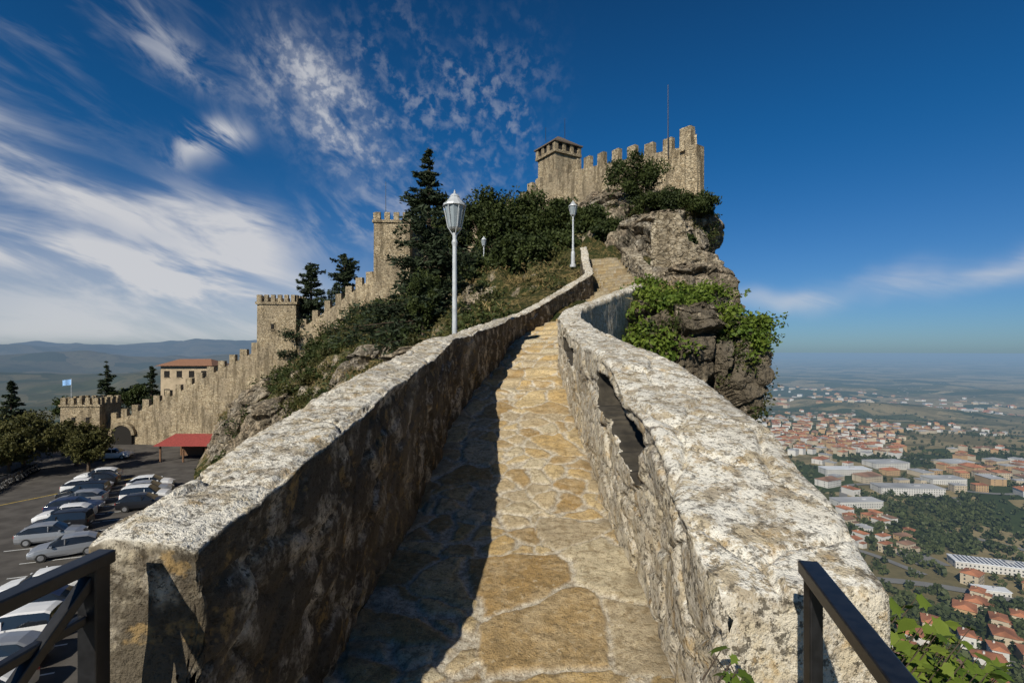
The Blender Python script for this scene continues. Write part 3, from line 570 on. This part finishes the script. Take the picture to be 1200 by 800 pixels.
curtain('battlement_wall', [(17.4, 48, 19.3, 14.2), (11.9, 55, 20.4, 14.0), (8.1, 61, 21.5, 13), (2.9, 69, 21.6, 12), (.8, 72, 20.4, 11), (-6.2, 74, 18.6, 9), (-14.2, 73, 17.0, 6)], mw=1.15, gap=.95, parent=castle)
curtain('side_wall', [(17.45, 48.1, 19.28, 14.2), (19.2, 56, 19.5, 13.5)], parent=castle, back=(-1, 0))
mb = MB(); mb.box((16.75, 48.95, 20.1), (1.25, .75, 2.2), math.radians(-52), 0, .95); mb.obj('corner_merlon', M_castle, False, castle)
tower('wall_tower', -16.6, 72.6, 5.0, 5.0, 3, 17.5, .05, castle, 4, [(.3, 12, .4, 1.0)])
mb = MB(); kx, ky = 7.0, 77.5; rz = math.radians(32)
mb.box((kx, ky, 21.5), (4.5, 4.5, 14.6), rz, 0, .97); mb.box((kx, ky, 29.0), (5.0, 5.0, .4), rz)
for i in range(4):
    a = rz+i*math.pi/2
    for off in (-1.35, 0, 1.35):
        mb.box((kx+math.cos(a)*2.17-math.sin(a)*off, ky+math.sin(a)*2.17+math.cos(a)*off, 29.75), (.25, .75, .9), a, 1)
for sx_ in (-1, -.33, .33, 1):
    for sy_ in (-1, -.33, .33, 1):
        if abs(sx_) == 1 or abs(sy_) == 1: mb.box((kx+2.15*(sx_*math.cos(rz)-sy_*math.sin(rz)), ky+2.15*(sx_*math.sin(rz)+sy_*math.cos(rz)), 29.75), (.6, .6, 1.2), rz)
mb.box((kx, ky, 30.4), (5.3, 5.3, .2), rz, 2); mb.box((kx, ky, 31.35), (5.1, 5.1, 1.7), rz, 2, .08)
mb.obj('keep_tower', [M_castle, M_dark, M_slate], False, castle)
mb = MB()
mb.tube((15.3, 50.2, 19), (15.3, 50.2, 26.0), .06, .03, 6); mb.tube((8.0, 77.5, 31.5), (8.0, 77.5, 35), .05, .03, 5); mb.tube((5.0, 76, 31), (5.0, 76, 33), .04, .03, 5); mb.tube((-18, 73, 17), (-18, 73, 24), .06, .03, 5)
mb.obj('antenna_masts', M_black, False, castle)

curtain('fortress_wall', [(-32.3, 77, 2.7, -2.5), (-26, 74.5, 6.4, 1), (-19.2, 71.5, 10.3, 5.5)], mw=1.2, gap=.9)
curtain('fortress_wall', [(-38.4, 78, .2, -6), (-46, 79.5, -3.4, -12), (-54, 81.5, -7.2, -14.8), (-62, 83, -10.6, -15.4), (-66, 83.5, -11.7, -15.5)], mw=1.2, gap=.9)
tower('watchtower', -35.3, 79.3, 5.9, 5.6, -9, 6.9, .03, None, 6, [(-.6, 3.5, .35, .8), (1.0, -.5, .3, .7)])
tower('gate_tower', -69.2, 84.3, 6.2, 5, -17, -9.0, .05, None, 5, [(-1, -11.2, .5, .9), (1.2, -11.2, .5, .9)])
mb = MB(); gx0, gy0 = -62.6, 82.1; a = np.linspace(0, math.pi, 15)
pts = np.array([(gx0+1.6*math.cos(t_), gy0, -13.6+1.5*math.sin(t_)) for t_ in a]+[(gx0-1.6, gy0, -15.7), (gx0+1.6, gy0, -15.7)])
mb.add(pts, [list(range(17))], 1)
for i in range(14):
    t0, t1 = a[i], a[i+1]; q = [(gx0+r_*math.cos(t_), gy0-.12, -13.6+r_*.95*math.sin(t_)) for r_, t_ in ((1.6, t0), (2.1, t0), (2.1, t1), (1.6, t1))]; q2_ = [(x_, y_+.9, z_) for x_, y_, z_ in q]; mb.add(q+q2_, [[0, 1, 2, 3], [0, 3, 7, 4], [1, 5, 6, 2]], 0)
mb.obj('gate_arch', [M_castle, M_dark])

# ------------------------------------------------------------------ buildings near car park
def house(name, c, size, rz, wallm, roofm, roof_h=1.4, ov=.4, hip=False, floors=2, cols=4):
    mb = MB(); cr, sr = math.cos(rz), math.sin(rz); x, y, z = np.array(size)/2.; c = np.array(c, float)
    mb.box(c+np.array([0, 0, z]), size, rz)
    R = np.array([[cr, sr, 0], [-sr, cr, 0], [0, 0, 1]]); h = size[2]; i = x*.5 if hip else 0
    v = np.array([[-x-ov, -y-ov, h+.02], [x+ov, -y-ov, h+.02], [x+ov, y+ov, h+.02], [-x-ov, y+ov, h+.02], [-x-ov+i, 0, h+roof_h], [x+ov-i, 0, h+roof_h]])@R+c
    mb.add(v, [[0, 1, 5, 4], [2, 3, 4, 5], [3, 2, 1, 0]], 1); mb.add(v, [[1, 2, 5], [3, 0, 4]], 1 if hip else 0)
    for f in range(floors):
        zz = h*(f+.55)/floors
        for k in range(cols):
            xx = -x+2*x*(k+.5)/cols
            for sg_ in (-1, 1):
                p = np.array([xx, sg_*(y+.01), zz])@R+c; mb.box(p, (.9, .08, 1.2), rz, 2); p = np.array([xx, sg_*(y+.04), zz-.68])@R+c; mb.box(p, (1.1, .14, .1), rz, 0)
    return mb.obj(name, [wallm, roofm, M_dark])
house('stone_house', (-60, 97, -9.5), (8.5, 7, 6.6), .1, M_plaster, M_tile, 1.2, .7, True, 2, 4)
mb = MB()   # red roofed pavilion
px_, py_ = -44.5, 71.5
for dx in (-3.1, 0, 3.1):
    for dy in (-2.2, 2.2): mb.box((px_+dx, py_+dy, -14.2), (.18, .18, 2.6), 0, 1)
mb.box((px_, py_+2.3, -14.3), (6.2, .12, 2.2), 0, 1); R_ = np.array([(px_-3.7, py_-2.9, -12.9), (px_+3.7, py_-2.9, -12.9), (px_+3.7, py_+2.9, -12.7), (px_-3.7, py_+2.9, -12.7), (px_-2.6, py_+.2, -11.7), (px_+2.6, py_+.2, -11.7)])
mb.add(R_, [[0, 1, 5, 4], [2, 3, 4, 5], [3, 2, 1, 0]], 0); mb.add(R_, [[1, 2, 5], [3, 0, 4]], 0)
mb.obj('cafe_pavilion', [M_redroof, M_brown])
mb = MB(); mb.tube((-71, 82.5, -9), (-71, 82.5, -4.6), .06, .04, 6, 1); u = np.linspace(0, 1, 8); F = np.stack([np.stack([-71-u*1.5, 82.5+.15*np.sin(u*7), -4.7-h_*.9-.2*u], -1) for h_ in (0, .5, 1)]); mb.add(F, grid_faces(3, 8), 0); mb.obj('flagpole', [M_flagb, M_lamp])

# ------------------------------------------------------------------ car park
ZL = -15.15
mb = MB(); ys = np.linspace(-28, 84, 60); lx = np.full(60, -106.); rx = -.50*ys-6.4; U = np.linspace(0, 1, 30)
V = np.stack([lx[:, None]+(rx-lx)[:, None]*U, ys[:, None]+0*U, ZL+0*U+0*ys[:, None]], -1); mb.add(V, grid_faces(60, 30)[:, ::-1]); mb.obj('car_park', M_asph)
mb = MB()
for y0, y1 in zip(ys[:-1], ys[1:]):
    x0, x1 = -.5*y0-6.4, -.5*y1-6.4; L = math.hypot(x1-x0, y1-y0); mb.box(((x0+x1)/2, (y0+y1)/2, ZL+.03), (L, .25, .3), math.atan2(y1-y0, x1-x0))
mb.obj('kerb', M_plaster)
def line(mb, x0, y0, x1, y1, w_=.12, mi=0):
    d = np.array([x1-x0, y1-y0], float); d = d/np.linalg.norm(d); nn = np.array([-d[1], d[0]])*w_/2
    mb.add([(x0+nn[0], y0+nn[1], ZL+.006), (x0-nn[0], y0-nn[1], ZL+.006), (x1-nn[0], y1-nn[1], ZL+.006), (x1+nn[0], y1+nn[1], ZL+.006)], [[0, 1, 2, 3]], mi)
mb = MB()
dirv = np.array([-.52, .854])
acr = np.array([.93, .36])
def bay(o, k, sp=2.75): return np.array(o)+dirv*sp*k
for k in range(-1, 9):
    p = bay((-38.0, 43.0), k-.5); line(mb, *(p-acr*2.6), *(p+acr*2.6))
for k in range(-1, 5):
    p = bay((-34.6, 47.5), k-.5); line(mb, *(p-acr*2.6), *(p+acr*2.6))
for k in range(-4, 6):
    p = bay((-27.5, 29.0), k-.5); line(mb, *(p-acr*2.6), *(p+acr*2.6))
line(mb, -52, 46, -44, 62, .15, 1); line(mb, -40, 27, -47, 40, .15, 1); line(mb, -33, 15, -36, 22, .15, 1)
mb.obj('parking_markings', [M_white, M_yel])
paints = {k: simple('car_paint_'+k, c, .28, mt, .03, spec=.6) for k, c, mt in (('white', (.68, .68, .68), 0), ('silver', (.36, .37, .39), .5), ('black', (.015, .016, .02), .1), ('navy', (.02, .03, .07), .1), ('grey', (.10, .105, .11), .3), ('red', (.35, .03, .02), 0))}
car_mesh = {}
def car(color, x, y, rz, van=0):
    key = (color, van)
    if key not in car_mesh:
        mb = MB()
        if van: st = [(-2.12, .35, .70, .90, .92, .70), (-2.05, .28, .84, 1.0, 1.02, .76), (-1.95, .25, .88, 1.02, 1.52, .70), (-1.7, .24, .88, 1.02, 1.62, .68), (-.6, .23, .89, .99, 1.66, .68), (.3, .23, .89, .97, 1.62, .67), (1.05, .23, .88, .95, 1.0, .74), (1.8, .25, .84, .84, .88, .70), (2.08, .3, .72, .66, .70, .6), (2.14, .38, .64, .52, .56, .55)]
        else: st = [(-2.12, .36, .68, .80, .84, .60), (-2.04, .28, .82, .96, .98, .72), (-1.72, .25, .87, .96, 1.20, .70), (-1.25, .24, .88, .96, 1.42, .62), (-.4, .22, .88, .94, 1.47, .62), (.25, .22, .88, .93, 1.42, .61), (1.0, .23, .87, .91, .95, .74), (1.7, .25, .84, .80, .86, .70), (2.06, .3, .74, .64, .70, .6), (2.13, .38, .66, .50, .54, .55)]
        rings = []
        for (xx, zb, hw, belt, rf, rhw) in st:
            half = [(hw*.9, zb), (hw, zb+.15), (hw*1.01, (zb+belt)/2+.05), (hw*.97, belt), (rhw*1.02+.0, rf-.06*(rf > belt+.1)), (rhw*.82, rf), (0, rf+.03)]
            rings.append([(xx, a, b) for a, b in half]+[(xx, -a, b) for a, b in half[-2::-1]])
        V = np.array(rings); nr, nc = V.shape[:2]; F = grid_faces(nr, nc); mi = np.zeros(len(F), int)
        for i in range(nr-1):
            for j in range(nc-1):
                f = i*(nc-1)+j; tall0 = st[i][4]-st[i][3] > .15; tall1 = st[i+1][4]-st[i+1][3] > .15
                if j in (3, 8) and tall0 and tall1: mi[f] = 1
                if j in (3, 4, 5, 6, 7, 8) and (tall0 != tall1): mi[f] = 1
                if j in (3, 8) and i in (2, 5): mi[f] = 1
        mb.add(V, F, mi); mb.add(V[0], [list(range(nc))], 0); mb.add(V[-1], [list(range(nc))[::-1]], 0)
        for wx in (-1.3, 1.32):
            for sy in (-1, 1):
                mb.tube((wx, sy*.66, .31), (wx, sy*.90, .31), .31, .31, 18, 2); mb.tube((wx, sy*.89, .31), (wx, sy*.915, .31), .2, .18, 12, 3)
        for sy in (-1, 1):
            mb.box((2.05, sy*.5, .62), (.16, .30, .12), 0, 5); mb.box((-2.06, sy*.62, .80), (.12, .22, .18), 0, 4); mb.box((.78, sy*.95, 1.0), (.16, .16, .12), 0, 0)
            mb.box((.02, sy*.845, 1.2), (.07, .03, .42), 0, 0)
        mb.box((2.12, 0, .42), (.06, .9, .16), 0, 1); mb.box((-2.13, 0, .55), (.03, .5, .12), 0, 5)
        o = mb.obj('parked_car', [paints[color], M_glass, M_tyre, M_rim, M_red, M_head], False); car_mesh[key] = o.data
    else:
        o = bpy.data.objects.new('parked_car', car_mesh[key]); bpy.context.collection.objects.link(o)
    bm_ = o.modifiers.new('bevel', 'BEVEL'); bm_.width = .04; bm_.segments = 2; bm_.limit_method = 'ANGLE'; bm_.angle_limit = .5
    o.location = (x, y, ZL+.005); o.rotation_euler = (0, 0, rz); return o
ac = math.atan2(acr[1], acr[0])
for k, cl in enumerate(('silver', 'black', 'white', 'navy', 'silver', 'black', 'white', 'black', 'white')):
    p = bay((-38.0, 43.0), k-1); car(cl, p[0]+rng.normal()*.15, p[1], ac+rng.normal()*.03+(math.pi if k % 3 else 0), k % 4 == 1)
for k, cl in enumerate(('black', 'white', 'silver', 'white')):
    p = bay((-34.6, 47.5), k+.0); car(cl, p[0]-.6, p[1]+1.5, ac+rng.normal()*.04, k == 1)
for k, cl, v_ in ((-3, 'white', 0), (-2, 'silver', 0), (-1, 'white', 1), (.1, 'navy', 0), (1.2, 'white', 0), (3.8, 'silver', 0), (-4, 'grey', 0)):
    p = bay((-27.5, 29.0), k); car(cl, p[0], p[1], ac+math.pi+.05*k, v_)
car('black', -53, 37, 1.9); car('grey', -56, 43, 1.95, 1); car('white', -72, 62, .3); car('red', -60, 50, 2.0); car('white', -55.5, 71.5, .2); car('navy', -58.8, 72.5, .25)
mbm = MB()
for wx in (-.65, .65):
    a = np.linspace(0, 2*math.pi, 19)
    for a0, a1 in zip(a[:-1], a[1:]): mbm.tube((wx+.29*math.cos(a0), 0, .3+.29*math.sin(a0)), (wx+.29*math.cos(a1), 0, .3+.29*math.sin(a1)), .05, .05, 5, 1, False)
    mbm.tube((wx, -.04, .3), (wx, .04, .3), .12, .12, 8, 2)
mbm.tube((.65, 0, .3), (.42, 0, .95), .035, .035, 6, 2); mbm.tube((.42, -.35, 1.0), (.42, .35, 1.0), .02, .02, 6, 1); mbm.box((.05, 0, .78), (.55, .28, .25), 0, 0, .7); mbm.box((-.42, 0, .80), (.6, .24, .12), 0, 1, .8)
mbm.box((0, 0, .45), (.5, .26, .34), 0, 2); mbm.tube((-.65, 0, .3), (-.1, 0, .5), .04, .04, 6, 1); mbm.box((.5, 0, .92), (.16, .24, .26), 0, 0, .7); mbm.tube((-.2, .16, .3), (-.8, .18, .38), .045, .05, 6, 2)
m0 = mbm.obj('parked_motorcycle', [paints['black'], M_tyre, M_rim])
for k in range(22):
    o = m0 if k == 0 else bpy.data.objects.new('parked_motorcycle', m0.data)
    if k: bpy.context.collection.objects.link(o)
    o.location = (-53.2+(-.42)*k*.95*.8+rng.normal()*.1, 49.5+.9*k*.95*.8, ZL+.005); o.rotation_euler = (.12, 0, .35+rng.normal()*.1)

# ------------------------------------------------------------------ street lamps
def street_lamp(x, y, zb, zt):
    e = empty('street_lamp', (x, y, zb)); H = zt-zb; mb = MB()
    prof = [(0, .16), (.12, .16), (.16, .11), (.7, .10), (.78, .085), (.82, .06), (.9, .075), (.95, .055), (H-1.1, .042), (H-1.02, .06), (H-.96, .04), (H-.84, .045)]
    for (z0, r0), (z1, r1) in zip(prof[:-1], prof[1:]): mb.tube((0, 0, z0), (0, 0, z1), r0, r1, 14, 0, False)
    for k in range(4): a = k*math.pi/2+.4; mb.tube((0, 0, H-.93), (.14*math.cos(a), .14*math.sin(a), H-.73), .012, .012, 5)
    mb.obj('pole', M_lamp, True, e)
    mb = MB(); zl = H-.74
    mb.tube((0, 0, zl), (0, 0, zl+.42), .125, .205, 6, 1); mb.tube((0, 0, zl-.03), (0, 0, zl), .10, .135, 6)
    for k in range(6): a = k*math.pi/3; mb.tube((.0+.127*math.cos(a), .127*math.sin(a), zl), (.21*math.cos(a), .21*math.sin(a), zl+.42), .012, .012, 4)
    mb.tube((0, 0, zl+.42), (0, 0, zl+.46), .235, .225, 12); mb.tube((0, 0, zl+.46), (0, 0, zl+.60), .20, .09, 12); mb.tube((0, 0, zl+.60), (0, 0, zl+.65), .10, .07, 12); mb.tube((0, 0, zl+.65), (0, 0, zl+.74), .03, .01, 8)
    mb.obj('lantern', [M_lamp, M_lglass], False, e); return e
street_lamp(-1.12, 10, -1.4, 3.12); street_lamp(3.1, 26, 4.2, 7.6); street_lamp(-2.2, 40, 5.2, 8.9)

# ------------------------------------------------------------------ railings at the wall ends
def bar(mb, p0, p1, w_, h_):
    p0 = np.array(p0, float); p1 = np.array(p1, float); d = p1-p0; d /= np.linalg.norm(d); a = np.cross(d, [0, 0, 1.])
    if np.linalg.norm(a) < .05: a = np.array([1., 0, 0])
    a /= np.linalg.norm(a); b = np.cross(a, d); v = [p+a*sx_*w_/2+b*sy_*h_/2 for p in (p0, p1) for sx_, sy_ in ((-1, -1), (1, -1), (1, 1), (-1, 1))]
    mb.add(v, [[0, 1, 2, 3], [7, 6, 5, 4], [0, 4, 5, 1], [1, 5, 6, 2], [2, 6, 7, 3], [3, 7, 4, 0]], 0)
mb = MB()
bar(mb, (-1.11, 1.36, -2.6), (-1.11, 1.36, -.555), .05, .05)
bar(mb, (-1.105, 1.40, -.56), (-1.20, .3, -.56), .05, .035)
bar(mb, (-1.11, 1.345, -.60), (-1.18, .55, -1.28), .03, .03); bar(mb, (-1.115, 1.33, -.70), (-1.19, .5, -.72), .025, .025)
bar(mb, (-1.115, 1.33, -1.5), (-1.2, .3, -1.5), .03, .03); bar(mb, (-1.19, .5, -2.6), (-1.19, .5, -.58), .05, .05)
o = mb.obj('metal_railing', M_black); b_ = o.modifiers.new('bevel', 'BEVEL'); b_.width = .004; b_.segments = 2
mb = MB()
bar(mb, (.80, 1.36, -2.2), (.80, 1.36, -.585), .035, .035); bar(mb, (.80, 1.385, -.585), (.665, .80, -.60), .05, .035); bar(mb, (.665, .82, -2.2), (.665, .82, -.61), .035, .035); bar(mb, (.80, 1.34, -1.2), (.665, .84, -1.22), .03, .03)
o = mb.obj('metal_railing', M_black); b_ = o.modifiers.new('bevel', 'BEVEL'); b_.width = .004; b_.segments = 2

# ------------------------------------------------------------------ far landscape
def H(x, y):
    x = np.asarray(x, float); y = np.asarray(y, float); r = np.hypot(x, y); az = np.degrees(np.arctan2(x, y)); az = np.where(az < -90, -90., np.where(az > 120, 120., az))
    p = np.stack([x, y, x*0], -1)
    R_ = -186-14*sst(300, 1200, r)-150*sst(1100, 4500, r)-60*sst(4500, 12000, r)+fbm(p/420., 5, 3)*(34*sst(200, 900, r)+110*sst(1500, 2600, r)*(1-sst(4500, 9000, r)))
    L_ = -290+sst(700, 2200, r)*(60+fbm(p/1500., 6, 9)*420)+sst(4000, 7500, r)*(120+fbm(p/3200., 6, 19)*620)+sst(9000, 15000, r)*(210+fbm(p/5200., 5, 29)*700)
    w_ = sst(-14, 10, az); return L_*(1-w_)+R_*w_
rr = np.exp(np.linspace(math.log(90), math.log(90000), 430)); aa = np.radians(np.concatenate([np.arange(-180, -62, 4.), np.arange(-62, 62, .28), np.arange(62, 180.1, 4.)]))
RR, AA = np.meshgrid(rr, aa, indexing='ij'); X = RR*np.sin(AA); Y = RR*np.cos(AA); Z = H(X, Y); Z = Z-40*sst(220, 90, RR)
mb = MB(); mb.add(np.stack([X, Y, Z], -1), grid_faces(len(rr), len(aa))[:, ::-1])
mm, t = newmat('valley_ground'); p = P(t)
wv = t.n('VectorMath', {0: p, 1: t.n('VectorMath', {0: t.n('TexNoise', {'Vector': p, 'Scale': .004}).outputs['Color'], 1: (120, 120, 0)}, operation='MULTIPLY').outputs[0]}, operation='ADD').outputs[0]
dist = t.n('VectorMath', {0: p}, operation='LENGTH').outputs['Value']; sxp = t.n('SeparateXYZ', {0: p}).outputs[0]
def fields(sc_):
    fl = t.n('TexVoronoi', {'Vector': t.scale(wv, (1, 1.25, 0)), 'Scale': sc_}); fid = t.n('SeparateColor', {0: fl.outputs['Color']})
    rp = t.n('ValToRGB', {0: fid.outputs[0]}); e = rp.color_ramp.elements; rp.color_ramp.interpolation = 'CONSTANT'; e[0].color = (.050, .070, .025, 1); e[1].color = (.32, .25, .13, 1); e[1].position = .78
    for pos, col in ((.16, (.12, .115, .045)), (.32, (.34, .27, .15)), (.5, (.042, .060, .022)), (.62, (.21, .17, .085))):
        x_ = e.new(pos); x_.color = (*col, 1)
    return rp.outputs[0]
fld = t.mix(t.ss(dist, 2200, 4200), fields(.0075), fields(.0026))
n1 = t.noise(p, .0016, 4, .62); n2 = t.noise(p, .012, 5, .7); n3 = t.noise(p, .08, 3, .7)
c = t.mix(t.m('MULTIPLY', t.ss(n1, .52, .66), .7), fld, (.034, .052, .020)); c = t.mix(t.m('MULTIPLY', t.ss(n2, .53, .64), .6), c, (.030, .044, .017)); c = t.mix(t.m('MULTIPLY', t.ss(n3, .40, .6), .4), t.mix(.4, c, (.03, .04, .02)), c)
n4 = t.noise(p, .0022, 5, .72); sp = t.n('TexVoronoi', {'Vector': p, 'Scale': .022}); spm = t.m('MULTIPLY', t.ss(sp.outputs[0], .26, .16), t.ss(n4, .53, .60))
spm = t.m('MULTIPLY', spm, t.ss(dist, 2200, 3200))
c = t.mix(t.m('MULTIPLY', spm, t.ss(sxp, 200, 900)), c, (.50, .42, .36))
c = t.mix(t.ss(sxp, -300, -1200), c, t.mix(.6, c, (.030, .042, .022)))
sea = t.m('MULTIPLY', t.ss(dist, 27000, 28500), t.ss(sxp, 0., 3000)); c = t.mix(sea, c, (.03, .06, .10))
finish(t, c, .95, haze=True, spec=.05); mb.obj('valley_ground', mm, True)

# valley town
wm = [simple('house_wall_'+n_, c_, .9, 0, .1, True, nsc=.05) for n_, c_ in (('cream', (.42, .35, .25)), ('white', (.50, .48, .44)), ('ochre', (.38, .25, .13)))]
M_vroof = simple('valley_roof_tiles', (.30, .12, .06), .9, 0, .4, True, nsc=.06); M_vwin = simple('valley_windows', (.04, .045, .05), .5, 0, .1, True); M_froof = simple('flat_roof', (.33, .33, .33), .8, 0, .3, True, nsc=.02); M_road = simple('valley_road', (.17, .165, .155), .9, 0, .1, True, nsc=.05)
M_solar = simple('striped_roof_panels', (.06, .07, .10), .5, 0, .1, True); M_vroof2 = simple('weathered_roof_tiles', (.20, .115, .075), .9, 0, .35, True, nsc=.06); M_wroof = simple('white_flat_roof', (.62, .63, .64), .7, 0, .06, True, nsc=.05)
mb = MB()
def vhouse(x, y, w_, d_, h, rz, wi, flat=False, fm=4):
    z = float(H(x, y)); cr, sr = math.cos(rz), math.sin(rz); R = np.array([[cr, sr, 0], [-sr, cr, 0], [0, 0, 1]]); c = np.array([x, y, z]); X_, Y_ = w_/2, d_/2
    mb.box((x, y, z+h/2-3), (w_, d_, h+6), rz, wi); rm = 3 if rng.random() < .68 else 6
    if flat: mb.box((x, y, z+h+.3), (w_+.8, d_+.8, .6), rz, fm); mb.box((x+w_*.15, y, z+h+1.2), (w_*.1, d_*.2, 1.6), rz, 4)
    else:
        rh = d_*.2; o = .7; hip = w_*.22; v = np.array([[-X_-o, -Y_-o, h], [X_+o, -Y_-o, h], [X_+o, Y_+o, h], [-X_-o, Y_+o, h], [-X_+hip, 0, h+rh], [X_-hip, 0, h+rh]])@R+c
        mb.add(v, [[0, 1, 5, 4], [2, 3, 4, 5], [3, 2, 1, 0]], rm); mb.add(v, [[1, 2, 5], [3, 0, 4]], rm)
        p = np.array([X_*.3, Y_*.35, h+rh*.9])@R+c; mb.box(p, (.9, .9, 1.6), rz, wi)
        if y < 700 and rng.random() < .6:
            p = np.array([X_*.55, -Y_-1.6, h*.3-.5])@R+c; mb.box(p, (w_*.45, 4.5, h*.6+1), rz, wi); p = np.array([X_*.55, -Y_-1.6, h*.62])@R+c; mb.box(p, (w_*.5, 5, .35), rz, rm)
    if y < 900:
        for f in range(max(1, int(h/3))):
            k = max(2, int(w_/3))
            for i in range(k):
                xx = -X_+w_*(i+.5)/k; p = np.array([xx, -Y_-.03, 1.7+3*f])@R+c; mb.box(p, (1.1, .1, 1.4), rz, 5)
            for i in range(2):
                p = np.array([-X_-.03, -Y_+d_*(i+.5)/2, 1.7+3*f])@R+c; mb.box(p, (.1, 1.1, 1.4), rz, 5)
occ = []
def cluster(u0, u1, y0, y1, n_, flatp=.1, smin=9, smax=15, hmin=6, hmax=10, gap=1.3, mask=None, ms=220.):
    for _ in range(n_*6):
        if n_ <= 0: break
        y = 1/rng.uniform(1/y1, 1/y0); x = y*rng.uniform(u0, u1); w_ = rng.uniform(smin, smax)
        if mask is not None and fbm(np.array([[x/ms, y/ms, 0.]]), 3, 66)[0] < mask: continue
        if any((x-a)**2+(y-b)**2 < ((w_+c_)*.5*gap)**2 for a, b, c_ in occ): continue
        occ.append((x, y, w_)); n_ -= 1
        base = .35+.5*math.sin(x/160.)+.4*math.sin(y/120.); vhouse(x, y, w_, w_*rng.uniform(.6, .85), rng.uniform(hmin, hmax), base+(math.pi/2 if rng.random() < .3 else 0), int(rng.integers(0, 3)), rng.random() < flatp)
def big(x, y, w_, d_, h, rz, wi, fm=4):
    vhouse(x, y, w_, d_, h, rz, wi, True, fm)
    for o_ in np.linspace(-.5, .5, 7): occ.append((x+o_*w_*math.cos(rz), y+o_*w_*math.sin(rz), d_*1.3))
big(425, 448, 66, 17, 7, -.35, 1, 7); big(430, 640, 55, 20, 8, .05, 1); big(540, 700, 80, 26, 9, -.1, 1); big(640, 760, 50, 24, 8, .0, 1); big(520, 800, 70, 22, 9, .0, 1, 7); big(620, 850, 60, 30, 9, .1, 1); big(760, 880, 50, 30, 8, .2, 0); big(372, 398, 22, 9, 4, -.3, 1, 7)
for k in range(19):
    o_ = -29+k*3.2; mb.box((425+o_*math.cos(-.35), 448+o_*math.sin(-.35), float(H(425, 448))+7.72), (1.3, 15.5, .2), -.35, 8)
cluster(.66, 1.15, 270, 345, 44, .02, 10, 16, 6, 9, 1.35); cluster(.85, 1.3, 345, 420, 14, .1, 10, 15); cluster(.56, .78, 480, 620, 26, .1, 10, 15, 6, 9, 1.3)
cluster(.49, .76, 930, 1330, 170, .06, 10, 18, 7, 12, 1.1); cluster(.60, 1.02, 690, 900, 44, .45, 12, 36, 7, 10); cluster(.86, 1.2, 840, 1050, 56, .15, 11, 18, 7, 10, 1.2, -.05); cluster(.45, 1.1, 1350, 2600, 150, .25, 12, 24, 7, 10, 1.2, .02, 400.)
cluster(.5, 1.1, 2600, 5200, 140, .35, 20, 44, 8, 14, 1.2, .02, 900.)
mb.obj('valley_town_houses', wm+[M_vroof, M_froof, M_vwin, M_vroof2, M_wroof, M_solar])
mb = MB()
def road(pts, w_):
    pts = np.array(pts, float); S = np.concatenate([[0], np.cumsum(np.hypot(*np.diff(pts, axis=0).T))]); s = np.arange(0, S[-1], 7.)
    x = np.interp(s, S, pts[:, 0]); y = np.interp(s, S, pts[:, 1]); kk = np.ones(9)/9
    if len(x) > 12: x = np.convolve(np.pad(x, 4, 'edge'), kk, 'valid'); y = np.convolve(np.pad(y, 4, 'edge'), kk, 'valid')
    d = np.stack([np.gradient(x), np.gradient(y)], 1); d /= np.linalg.norm(d, axis=1, keepdims=True)
    V = np.stack([np.stack([x-d[:, 1]*w_*o, y+d[:, 0]*w_*o, H(x, y)+.9], 1) for o in (-.5, 0, .5)], 0); mb.add(V, grid_faces(3, len(x)), 0)
    return x, y, w_
RD = [road([(260, 425), (330, 415), (390, 380), (470, 360), (560, 345)], 10), road([(330, 700), (400, 600), (480, 540), (520, 480), (620, 430)], 8), road([(360, 560), (480, 740), (700, 700), (1000, 800)], 9),
 road([(250, 330), (290, 305), (340, 290), (420, 280)], 6), road([(540, 1300), (620, 1000), (800, 900), (1000, 870)], 10), road([(280, 520), (330, 500), (350, 420)], 7), road([(800, 1900), (1200, 1500), (1900, 1500)], 12)]
mb.obj('valley_roads', M_road)
mb = MB()
gx_, gy_ = np.meshgrid(np.linspace(-25, 25, 9), np.linspace(-30, 30, 9), indexing='ij'); X = 375+gx_*.6; Y = 475+gy_*.7; mb.add(np.stack([X, Y, H(X, Y)+.8], -1), grid_faces(9, 9)); X = 560+gx_*1.6; Y = 665+gy_*.6; mb.add(np.stack([X, Y, H(X, Y)+.8], -1), grid_faces(9, 9)); mb.obj('valley_yard', M_road)
mb = MB(); N = 18000; y = 1/rng.uniform(1/2600., 1/235., N); x = y*rng.uniform(.30, 1.28, N); pp = np.stack([x, y, 0*x], -1)
dn = fbm(pp/110., 4, 50)+.05*rng.normal(size=N); ok = (dn > .035) | (rng.random(N) < .10); x, y = x[ok], y[ok]
occ += [(a, b, ww*1.6) for X_, Y_, ww in RD for a, b in zip(X_, Y_)]
oc = np.array(occ); kp = np.ones(len(x), bool)
for i in range(0, len(x), 2000): kp[i:i+2000] = np.min(np.hypot(x[i:i+2000, None]-oc[:, 0], y[i:i+2000, None]-oc[:, 1])-oc[:, 2]*.62, axis=1) > 1
x, y = x[kp], y[kp]
z = H(x, y); hgt = rng.uniform(5, 10, len(x)); m_ = 26
d = rng.normal(size=(len(x), m_, 3)); d /= np.linalg.norm(d, axis=2, keepdims=True); d *= rng.uniform(.4, 1, (len(x), m_, 1))
cen = np.stack([x, y, z+hgt*.5], -1)[:, None]+d*(hgt[:, None, None]*np.array([.42, .42, .5])); leaves(mb, cen.reshape(-1, 3), np.repeat(hgt*.42, m_), 0, .8)
mb.obj('valley_trees', M_vtree)
print('done', len(x))
